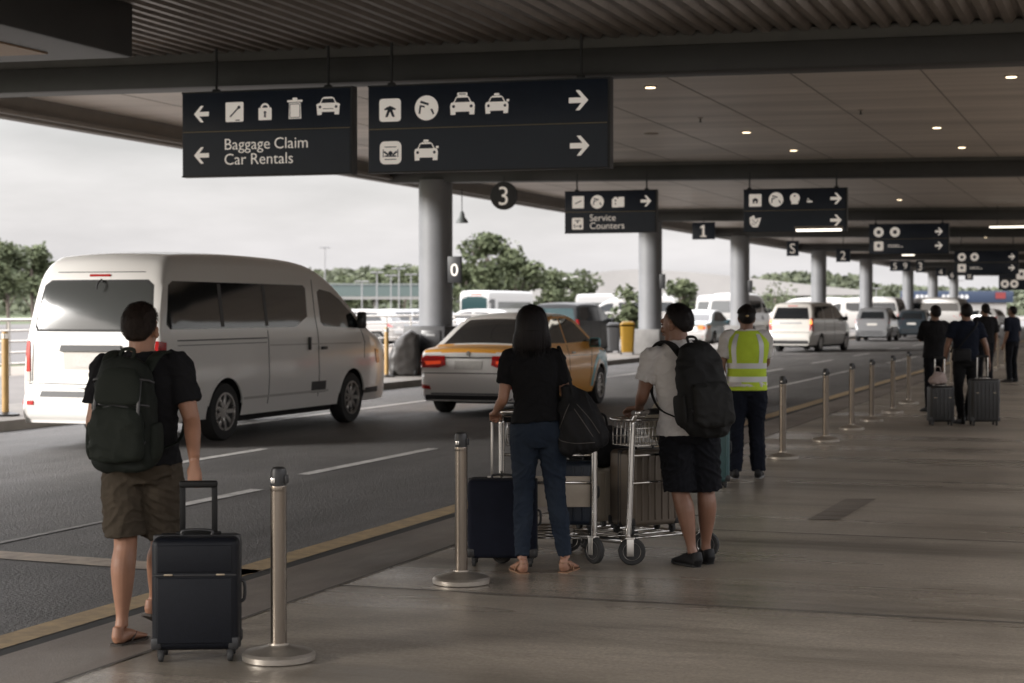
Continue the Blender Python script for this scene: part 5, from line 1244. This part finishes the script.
# people carrier
mpv_prof = [(.04,.30), (.0,.38), (-.02,.55), (.02,.72), (.08,.82), (.10,1.1), (.16,1.3), (.30,1.62), (.42,1.80), (.62,1.87), (1.5,1.91), (2.8,1.89), (3.4,1.82), (3.9,1.60), (4.5,1.28), (4.8,1.16), (5.2,1.04), (5.5,.88), (5.62,.66), (5.6,.42), (5.56,.32)]
mpv_side = [(.25,.92), (.4,.975), (.7,1.0), (1.15,.985), (1.25,.955), (1.75,.84), (1.92,.80)]
mpv_plan = [(-.03,.86), (.08,.93), (.3,.98), (.8,1.0), (4.5,1.0), (5.1,.94), (5.5,.82), (5.62,.74)]
def mpv_patches(tail, gl=M_glass):
    return [('rear_window', gl, 'B', [(-.74,1.27), (.74,1.27), (.70,1.45), (.62,1.72), (-.62,1.72), (-.70,1.45)]),
  ('window', M_glass, 'RL', [(.42,1.30), (1.6,1.28), (1.6,1.76), (.62,1.76)]), ('window', M_glass, 'RL', [(1.66,1.28), (2.85,1.27), (2.85,1.77), (1.66,1.77)]), ('window', M_glass, 'RL', [(2.92,1.27), (4.35,1.25), (3.75,1.60), (3.3,1.76), (2.92,1.77)]),
  ('windscreen', M_glass, 'F', [(-.74,1.30), (.74,1.30), (.62,1.76), (-.62,1.76)]),
  ('tail_light', tail, 'BM', [(.77,1.08), (.855,1.08), (.845,1.26), (.78,1.26)], .012), ('tail_light', M_red, 'RL', [(.12,1.0), (.22,1.0), (.27,1.3), (.17,1.32)], .012), ('lamp_base', M_red, 'BM', [(.78,.84), (.875,.84), (.86,1.07), (.78,1.07)], .012), ('lamp_base', M_red, 'RL', [(.08,.80), (.22,.80), (.24,.99), (.10,.99)], .012),
  ('number_plate', M_plate, 'B', [(-.24,.92), (.24,.92), (.24,1.04), (-.24,1.04)], .01), ('garnish', P_silver, 'B', [(-.45,1.10), (.45,1.10), (.45,1.15), (-.45,1.15)], .02), ('brake_light', M_red, 'B', [(-.2,1.765), (.2,1.765), (.2,1.79), (-.2,1.79)], .01),
  ('panel_gap', M_gap, 'RL', stroke([(1.63,.4), (1.63,1.26)], .012)), ('panel_gap', M_gap, 'RL', stroke([(2.88,.4), (2.88,1.26)], .012)), ('panel_gap', M_gap, 'B', stroke([(-.8,.77), (.8,.77)], .014)),
  ('bumper_trim', M_trimb, 'B', [(-.8,.33), (.8,.33), (.84,.46), (-.84,.46)], .006), ('headlight', M_wlens, 'FN', [(.42,.80), (.80,.82), (.78,.98), (.46,.92)], .01), ('grille', M_trimb, 'F', [(-.4,.5), (.4,.5), (.4,.86), (-.4,.86)], .006)]
mpv = dict(prof=mpv_prof, W=1.86, side=mpv_side, plan=mpv_plan, r=.12, z0=.27, mats=[P_beige], wy=(1.15,4.55), wr=.34, patches=mpv_patches(M_lit), mirror=(.9,4.15,1.28), mm=M_blkpl)
m1, _, _ = vehicle('minivan', 'white minivan with lit orange tail lights, to the right of the yellow vest', 'minivan', mpv)
place(m1, (-12.5, 68.6, RZ), R(-7), scale=(.97,1.05,1.0))
m2_ = dict(mpv); m2_['mats'] = [P_black]; m2_['patches'] = [q for q in mpv_patches(M_red, M_glass2) if q[0] != 'brake_light']; m2_['mm'] = P_black
b_, _, _ = vehicle('black_minivan', 'black minivan with teal rear glass parked behind the taxi', 'minivan', m2_)
place(b_, (-19.1, 59.5, RZ), R(1), scale=(1,1.0,.98))
# compact hatch / SUV
h_prof = [(.04,.32), (.0,.42), (-.01,.62), (.05,.74), (.08,.95), (.16,1.10), (.36,1.40), (.52,1.54), (.8,1.60), (1.6,1.63), (2.3,1.60), (2.7,1.50), (3.2,1.22), (3.5,1.08), (4.0,.98), (4.3,.84), (4.42,.62), (4.4,.36)]
h_side = [(.25,.92), (.45,.98), (.7,1.0), (1.0,.98), (1.1,.94), (1.5,.78), (1.64,.72)]; h_plan = [(-.03,.82), (.08,.90), (.3,.97), (.8,1.0), (3.3,1.0), (4.0,.92), (4.35,.78), (4.42,.7)]
def h_patches(tail=M_red): return [('rear_window', M_glass, 'B', [(-.60,1.10), (.60,1.10), (.52,1.44), (-.52,1.44)]), ('window', M_glass, 'RL', [(.55,1.14), (1.7,1.10), (1.7,1.50), (.85,1.48)]), ('window', M_glass, 'RL', [(1.78,1.10), (3.05,1.10), (2.6,1.42), (2.2,1.50), (1.78,1.51)]),
   ('windscreen', M_glass, 'F', [(-.66,1.14), (.66,1.14), (.54,1.48), (-.54,1.48)]), ('tail_light', tail, 'BM', [(.62,.86), (.84,.86), (.80,1.10), (.68,1.10)], .012), ('tail_light', tail, 'RL', [(.08,.86), (.30,.90), (.34,1.04), (.14,1.08)], .012),
   ('number_plate', M_plate, 'B', [(-.24,.78), (.24,.78), (.24,.88), (-.24,.88)], .01), ('bumper_trim', M_trimb, 'B', [(-.76,.34), (.76,.34), (.78,.5), (-.78,.5)], .006), ('headlight', M_wlens, 'FN', [(.4,.74), (.74,.76), (.7,.90), (.42,.86)], .01), ('grille', M_trimb, 'F', [(-.4,.45), (.4,.45), (.4,.7), (-.4,.7)], .006)]
hat = dict(prof=h_prof, W=1.78, side=h_side, plan=h_plan, r=.09, z0=.26, mats=[P_silver], wy=(.82,3.55), wr=.33, patches=h_patches(), mirror=(.84,3.0,1.12))
def mk(name, label, m, cat='car', group=None, base=hat, **kw):
    q = dict(base); q['mats'] = [m]; q.update(kw); return vehicle(name, label, cat, q, group, detail=False)[0]
suv = mk('silver_hatchback', 'silver hatchback on the road, next beyond the white minivan', P_silver); place(suv, (-12.6, 92, RZ), R(1), scale=(1.03,1.15,1.05))
dk = mk('dark_hatchback', 'dark hatchback farther along the road, past the silver hatchback', paint('dark blue paint', (.02,.028,.035)), patches=h_patches()); place(dk, (-11.9, 103, RZ), R(1), scale=(1.0,1.15,.98))
GP = 'cars parked in the car park'
wcar = mk('parked_car', 'white parked car right of the high-roof van\'s bonnet, first row', paint('off-white paint', (.31,.30,.29)), group=GP); wcar.location = D(400, 80, -.05); wcar.rotation_euler.z = R(95)
scar = mk('parked_car', 'silver parked car just left of the first column', P_silver, group=GP); scar.location = D(382, 86, -.05); scar.rotation_euler.z = R(-85)
for i, (px, d, rz_, src, lab) in enumerate([(418, 92, 80, 0, 'white parked car half hidden by the first column'), (372, 100, 100, 1, 'silver parked car in the second row behind the van\'s nose'), (396, 104, -80, 0, 'white parked car in the second row beneath the footbridge'),
        (455, 100, 85, 0, 'white parked car just right of the first column'), (447, 120, 85, 1, 'silver parked car between the first column and the coach'), (508, 96, 80, 0, 'white parked car showing over the taxi roof'), (600, 118, 85, 0, 'white parked car beyond the black minivan'),
        (862, 150, 40, 0, 'white parked car between the white minivan and the fourth column'), (893, 160, 60, 0, 'white parked car beyond the silver hatchback'), (948, 150, 50, 0, 'white parked car left of the navy-shirted traveller'), (1003, 150, 70, 0, 'white parked car right of the navy-shirted traveller'), (664, 130, 80, 1, 'silver parked car right of the second column')]):
    c = copy_tree((wcar, scar)[src]); c.location = D(px, d, -.05); c.rotation_euler.z = R(rz_); c['label'] = lab
# larger white vans and coaches beyond the island
van2 = dict(van_sp); van2['patches'] = [q for q in van_patches if q[0] in ('rear_window','window','windscreen','tail_light','headlight','number_plate')]
w1 = vehicle('white_van', 'large white van waiting beyond the island, behind the white minivan', 'van', dict(van2, mats=[paint('off-white paint', (.31,.30,.29))]), None, detail=False)[0]; w1.location = (-19.2, 88, RZ); w1.scale = (1.1,1,1.02)
for px, d, rz_, lab in [(680, 118, 100, 'white van seen between the second and third columns'), (712, 104, 10, 'white van behind the pale blue sedan'), (846, 128, 60, 'white van far off, left of the fourth column'), (968, 130, 75, 'white van far off, above the travellers with cases'), (905, 125, 80, 'white van far off beyond the two hatchbacks')]:
    c = copy_tree(w1); c.location = D(px, d, -.05); c.rotation_euler.z = R(rz_); c['label'] = lab
P_bus = paint('coach paint', (.36,.355,.35)); P_off = paint('off-white paint', (.31,.30,.29)); P_rs = mat('coach livery red', (.45,.08,.06), .4)
bus_prof = [(.02,.35), (0,.6), (.0,1.4), (.04,2.4), (.15,2.85), (.4,3.0), (2,3.05), (9,3.05), (10.6,3.0), (10.85,2.8), (10.95,2.2), (11.0,1.2), (11.0,.6), (10.97,.36)]
bus = dict(prof=bus_prof, W=2.5, side=[(.3,.97), (.6,1), (2,1), (3,.97)], plan=[(0,.94), (.2,.99), (10.6,1), (10.9,.96), (11,.92)], r=.15, z0=.32, mats=[P_bus], wy=(2.6,8.6), wr=.45, mirror=(1.25,11.0,2.2),
  patches=[('windscreen', M_glass2, 'F', [(-1.08,1.15), (1.08,1.15), (1.05,2.6), (-1.05,2.6)]), ('window', M_glass3, 'RL', [(.8,1.65), (8.9,1.65), (8.9,2.2), (.8,2.2)]), ('door', M_glass, 'L', [(9.6,.5), (10.6,.5), (10.6,2.4), (9.6,2.4)]), ('livery_band', P_rs, 'RL', [(1.5,1.2), (4.5,1.2), (4.2,1.36), (1.5,1.36)]), ('livery_band', P_rs, 'F', [(-.6,2.68), (.3,2.68), (.3,2.82), (-.6,2.82)]), ('headlight', M_wlens, 'FN', [(.7,.6), (1.05,.6), (1.05,.8), (.7,.8)], .01)])
bu = vehicle('coach', 'white coach with teal windscreen facing us, right of the first column', 'bus', bus, None, detail=False)[0]
bu.location = D(474, 140, -.05)+V((0, 11, 0)); bu.rotation_euler.z = PI
c = copy_tree(bu); c['label'] = 'white coach side-on between the coach with teal windscreen and the bush'; c.location = D(575, 175, -.05); c.rotation_euler.z = R(-72)
# ---------------------------------------------------------------- trees and the distance
M_leaf = mat('leaf green', (.084,.098,.045), .8, var=.35, scale=1.2, col2=(.042,.058,.026)); M_leaf2 = mat('leaf olive', (.13,.15,.07), .85, var=.3, scale=1.2, col2=(.075,.095,.045))
M_bark = mat('bark', (.11,.09,.075), .9, var=.3, scale=8, bump=.4)
def crown_mesh(seed, h, w, n=2600, leaf=.22, lobes=11, z0=.30):
    rnd = random.Random(seed); bm = bmesh.new(); L_ = []
    for i in range(lobes):
        a = rnd.uniform(0, 2*PI); rr = rnd.uniform(.05,.36)*w; z = h*rnd.uniform(z0+.12,.88); t = 1-abs(z/h-.6)*1.1
        L_.append((V((math.cos(a)*rr*t, math.sin(a)*rr*t, z)), rnd.uniform(.13,.23)*w))
    L_.append((V((0,0,h*.86)), .17*w))
    for i in range(n):
        c, r = rnd.choice(L_); d = V((rnd.gauss(0,1), rnd.gauss(0,1), rnd.gauss(0,1))).normalized(); q = rnd.random()**.45
        p = c+V((d.x*r, d.y*r, d.z*r*.8))*q*(1+.25*noise.noise(d*3+c))
        if noise.noise(p*(5.0/w)+V((seed,0,0))) < -.16: continue
        s = leaf*rnd.uniform(.6,1.3); u = V((rnd.gauss(0,1), rnd.gauss(0,1), rnd.gauss(0,.6))).normalized(); v = u.cross(V((rnd.gauss(0,1), rnd.gauss(0,1), rnd.gauss(0,1)))).normalized()
        a = [bm.verts.new(p+x) for x in (u*s, v*s*.6, -u*s, -v*s*.6)]; bm.faces.new(a)
    me = bpy.data.meshes.new('crown'); bm.to_mesh(me); bm.free(); return me, L_
def tree(label, loc, h, w, seed, m=None, group='trees beyond the road', n=2600, leaf=.22, name='broadleaf_tree', z0=.3):
    r = thing(name, label, 'tree', loc, random.uniform(0,6), group)
    me, L_ = crown_mesh(seed, h, w, n, leaf, z0=z0); link('crown', me, m or M_leaf, r, None)
    b = MB(); b.tube([(0,0,-.1), (.05,0,h*.2), (-.04,.05,h*.45), (0,0,h*.7)], .018*h, 10, 4)
    for c, q in L_[:7]: b.tube([(0,0,h*random.uniform(.22,.4)), (c.x*.5, c.y*.5, c.z*.75), tuple(c)], .007*h, 6, 4)
    b.build('trunk', M_bark, r, 180); return r
T_ = [(8, 138, 7.2, 6.5, 'broad dark tree at the left edge behind the metal railing'), (32, 146, 7.0, 6.0, 'rounded tree between the left-edge tree and the van'), (-22, 150, 7.6, 7, 'tree cut off by the left edge of the photo'),
      (487, 195, 10.2, 8.6, 'tallest airy tree on the skyline, right of the first column'), (516, 205, 8.6, 9.0, 'dense tree overlapping the right side of the tallest tree'), (466, 215, 7.2, 8, 'lower tree tucked beside the first column'),
      (552, 230, 6.8, 8, 'low tree sloping down toward the white hall'), (578, 240, 6.4, 8, 'last low tree before the white hall'), (405, 250, 7.8, 9, 'tree rising over the footbridge left of the first column'),
      (375, 262, 7.0, 9, 'middle tree of the row over the car park'), (345, 270, 6.6, 9, 'tree just right of the tall light mast')]
for i, (px, d, h, w_, lab) in enumerate(T_): tree(lab, D(px, d, -.1), h, w_, 11+i*3, n=4200 if i in (3,4) else 2600, leaf=.30 if d > 180 else .22)
bu_ = tree('round clipped bush beside the second column', D(625, 78, -.1), 2.75, 2.9, 77, name='bush', n=2600, leaf=.13, z0=.1)
bu2 = tree('low bush peeping right of the second column', D(683, 112, -.1), 3.6, 3.6, 78, name='bush', n=1800, leaf=.17, z0=.1)
# far wooded ridge, one mass
rnd = random.Random(5); bm = bmesh.new()
def ridge(px): return lerp1([(-80,274), (250,276), (330,273), (420,270), (560,276), (620,281), (700,287), (760,279), (800,275), (860,279), (880,287), (1060,294)], px)
for i in range(26000):
    px = rnd.uniform(-90, 1120); d = rnd.uniform(430, 520); top = wz(ridge(px)+2.2*noise.noise(V((px*.06,0,0)))+1.5*noise.noise(V((px*.2,3,0))), 470)
    z = -.1+(top+.1)*(1-rnd.random()**1.7*.95); p = D(px, d+ (1-z/top)*-40, z)
    s = rnd.uniform(.5,1.3); u = V((rnd.gauss(0,1), rnd.gauss(0,1), rnd.gauss(0,.6))).normalized(); v = u.cross(V((rnd.gauss(0,1), rnd.gauss(0,1), rnd.gauss(0,1)))).normalized()
    bm.faces.new([bm.verts.new(p+x) for x in (u*s, v*s*.7, -u*s, -v*s*.7)])
me = bpy.data.meshes.new('w'); bm.to_mesh(me); bm.free(); o = link('far_wood', me, mat('far leaf', (.095,.105,.065), .9, var=.3, scale=.05, col2=(.055,.068,.042)), None, None)
tag(o, 'far wooded ridge along the skyline', 'woodland', kind='stuff')
b = MB(); hp = []
for i in range(-3, 40):
    px = i*30; hp.append((px, D(px, 560, -1), D(px, 560, wz(ridge(px)+4, 560)), D(px, 700, wz(ridge(px)+5, 560)*1.1)))
for a, c in zip(hp, hp[1:]): b.quad(a[1], c[1], c[2], a[2]); b.quad(a[2], c[2], c[3], a[3])
tag(b.build('hills', MATS['far leaf'], None, None), kind='structure')
# roadside shrubs along the car park edge
for i, (px, d, h) in enumerate([(52, 95, 1.4), (640, 150, 3.0), (745, 150, 3.4), (775, 165, 3.8), (655, 165, 3.2)]):
    tree(['low shrub left of the van behind the railing', 'dark hedge clump in front of the white hall', 'hedge clump right of the third column', 'larger hedge clump between the third and fourth columns', 'hedge clump at the foot of the white hall'][i], D(px, d, -.1), h, h*1.7, 200+i, name='shrub', n=1200, leaf=.16, z0=.05, group='shrubs')
# white hall
hl = thing('exhibition_hall', 'long white hall with shallow curved roof on the skyline', 'building', D(655, 262, -.1), YAW+R(4))
b = MB(); b.box((0,0,1.6), (33,14,3.2)); b.build('wall', mat('hall wall', (.27,.26,.25), .8, var=.1, scale=.3), hl, None)
b = MB(); rr = [(-20,3.2), (-17,4.9), (-12,6.3), (-6,7.1), (0,7.0), (6,6.6), (12,6.0), (19,5.2), (28,4.3)]
b.prism([(x, z) for x, z in crom(rr, 4)]+[(28,3.6), (6,3.4), (-20,2.7)], Matrix.Translation((0,9,0)) @ FACE, 18.5); b.build('roof', mat('hall roof', (.30,.29,.28), .6, var=.08, scale=.2), hl, 60)
for i in range(6):
    b = MB(); b.box((-2+i*3.1,-7.05,1.5), (2.4,.1,1.7)); b.build('window', M_glass3, hl, None)
b = MB(); b.box((-1,-2,7.3), (1.2,1.2,.8), .05); b.build('roof_vent', M_trimb, hl)
# footbridge
fb = thing('footbridge', 'glazed greenish footbridge crossing behind the parked cars', 'footbridge', D(400, 225, -.1), YAW+R(8))
b = MB(); b.box((0,0,3.0), (19,2.2,.35)); b.build('deck', mat('bridge concrete', (.24,.235,.225), .8), fb, None)
b = MB(); b.box((0,-1.1,3.9), (19,.06,1.4)); b.build('glazing', mat('green glazing', (.10,.13,.125), .25), fb, None)
b = MB(); b.box((0,0,4.7), (19.4,2.5,.15)); b.build('roof', mat('bridge roof', (.2,.22,.215), .6), fb, None)
for x in (-8,-3,3,8):
    b = MB(); b.cyl((x,0,-.05), (x,0,2.84), .3, seg=12); b.build('pier', MATS['bridge concrete'], fb)
# light poles
M_pole = mat('galvanised pole', (.22,.22,.225), .5, .4)
for i, (px, d, yt, lab) in enumerate([(325, 190, 247, 'tall light mast standing alone over the van roof'), (362, 150, 281, 'short twin lamp post nearest the van'), (377, 160, 272, 'lamp post second right of the tall mast'), (391, 165, 275, 'lamp post in the middle of the close-set group'), (399, 150, 268, 'lamp post right of the group\'s middle'),
        (411, 170, 274, 'lamp post nearest the first column on its left'), (447, 170, 262, 'thin lamp post right of the first column'), (876, 190, 288, 'far lamp post between the fourth and fifth columns'), (958, 200, 280, 'far lamp post above the navy-shirted traveller')]):
    r = thing('lamp_post', lab, 'lamp post', D(px, d, -.1), YAW, 'lamp posts by the car park'); H_ = wz(yt, d)+.1
    b = MB(); b.tube([(0,0,0), (0,0,H_)], .055 if i else .07, 8); b.build('pole', M_pole, r)
    for s in (-1, 1):
        b = MB(); b.box((s*.32,0,H_-.05), (.55,.25,.12), .04); b.build('lamp_head', M_pole, r)
# railing on the verge
rl = thing('railing', 'galvanised metal railing of five bars along the verge behind the van', 'railing', (-26.6, 0, -.05))
for i, z in enumerate((.30,.58,.86,1.13,1.40)):
    b = MB(); b.tube([(0,24,z), (0,110,z)], .028 if i < 4 else .04, 8); b.build('rail', M_alu, rl, 180)
for i in range(36):
    b = MB(); b.cyl((0,24+2.4*i,0), (0,24+2.4*i,1.42), .035, seg=8); b.build('railing_post', M_alu, rl)
# white picket rail right of the white minivan
rl = thing('barrier', 'cream slatted barrier on the island right of the white minivan', 'barrier', (-15.2, 108, .09))
for y in (0,2.2,4.4,6.6):
    b = MB(); b.box((0,y,.5), (.08,.08,1.0)); b.build('barrier_post', mat('cream paint', (.3,.26,.2), .6), rl, None)
b = MB()
for k in range(24): b.box((0,.2+k*.27,.5), (.03,.07,.9))
b.box((0,3.3,.96), (.05,6.6,.06)); b.build('slats', MATS['cream paint'], rl, None)
M_ypost = mat('yellow post', (.34,.21,.07), .55, var=.15, scale=6)
for px, py, h, lab in [(5, 416, 1.22, 'wood-coloured post with black foot at the left edge of the photo'), (386.5, 377, 1.12, 'slim yellow post just right of the van\'s bonnet')]:
    r = thing('bollard', lab, 'bollard', G(px, py, .09), 0, 'posts on the island')
    b = MB(); b.lathe([(.05,.02), (.05,h-.04), (.035,h)], seg=18); b.build('shaft', M_ypost, r); b = MB(); b.lathe([(.20,0), (.2,.03), (.07,.06)], seg=24); b.build('foot', M_blkpl, r)
    b = MB(); b.lathe([(.052,h-.10), (.052,h-.03)], seg=18); b.build('cap', M_alu, r)
# wheeled bins
def wbin(label, loc, w_, d_, h_, m, lid, rz=YAW):
    r = thing('wheeled_bin', label, 'bin', loc, rz)
    b = MB(); b.loft([((0,0,.08), w_*.40, d_*.36, 6), ((0,0,h_*.5), w_*.46, d_*.44, 6), ((0,0,h_*.9), w_*.5, d_*.5, 6)], seg=24, side=(1,0,0)); b.build('tub', m, r, 40)
    b = MB(); b.loft([((0,0,h_*.905), w_*.53, d_*.54, 6), ((0,.01,h_*.95), w_*.52, d_*.52, 5), ((0,.03,h_), w_*.40, d_*.36, 4)], seg=24, side=(1,0,0)); b.build('lid', lid, r, 40)
    for s in (-1, 1): wheel(None, (s*w_*.42, d_*.4, .09), .09, .05, r)
    return r
M_by = mat('yellow bin', (.24,.135,.010), .45, var=.08)
wbin('bright yellow bin standing between the black minivan and second column', D(627.5, 60, .09), .48, .5, 1.06, M_by, M_by)
wbin('dark wheeled bin just left of the bright yellow bin', D(613.5, 62, .09), .46, .5, 1.0, M_trimb, M_trimb)
# covered machine beside the first column
q = thing('covered_barrow', 'dark covered shape with sloping front left of the first column', 'covered cart', D(405, 41.5, .09), YAW)
mb = MB(); mb.sloft([((.0,0,.02), .36,.42, 4), ((.0,0,.35), .36,.42, 4), ((.04,0,.62), .32,.40, 4), ((.14,.0,.84), .22,.34, 3.5), ((.22,.0,1.0), .12,.26, 3)], 4, 28, side=(1,0,0)); me = remesh(mb, .02, 2); disp(me, lambda p, n: .02*noise.noise(p*6)); link('cover', me, mat('grey tarpaulin', (.034,.031,.029), .45, var=.2, scale=5), q, 180)
for s in (-1, 1): wheel(None, (s*.25,-.40,.07), .07, .05, q)
# blue-fasciaed forecourt far down the road
fc = thing('forecourt_shop', 'far flat building with a long blue fascia and a red end', 'building', D(950, 235, -.1), YAW+R(2))
b = MB(); b.box((0,0,1.25), (13,6,2.5)); b.build('wall', MATS['hall wall'], fc, None)
b = MB(); b.box((0,-3.1,3.2), (14.6,.5,1.5), .05); f_ = b.build('fascia', mat('fascia blue', (.018,.032,.065), .5), fc)
b = MB(); b.box((5.6,-3.38,3.35), (1.3,.08,.8)); b.build('end_panel', mat('fascia red', (.16,.02,.02), .5), f_, None)
for x in (-5.2,-4.6,-4.0,-1.8,-1.2,-.6,.0,.6,1.2):
    b = MB(); b.prism(rrect(x,3.2,.42,.5,.08), Matrix.Translation((0,-3.37,0)) @ FACE, .03); b.build('letter', mat('dull lettering', (.5,.5,.5), .6), f_, None)
b = MB(); b.lathe([(.7,-.1), (.7,.1)], (-7.6,-3.4,2.3), 24, 'Y'); b.build('roundel', mat('orange roundel', (.6,.16,.05), .5), fc)
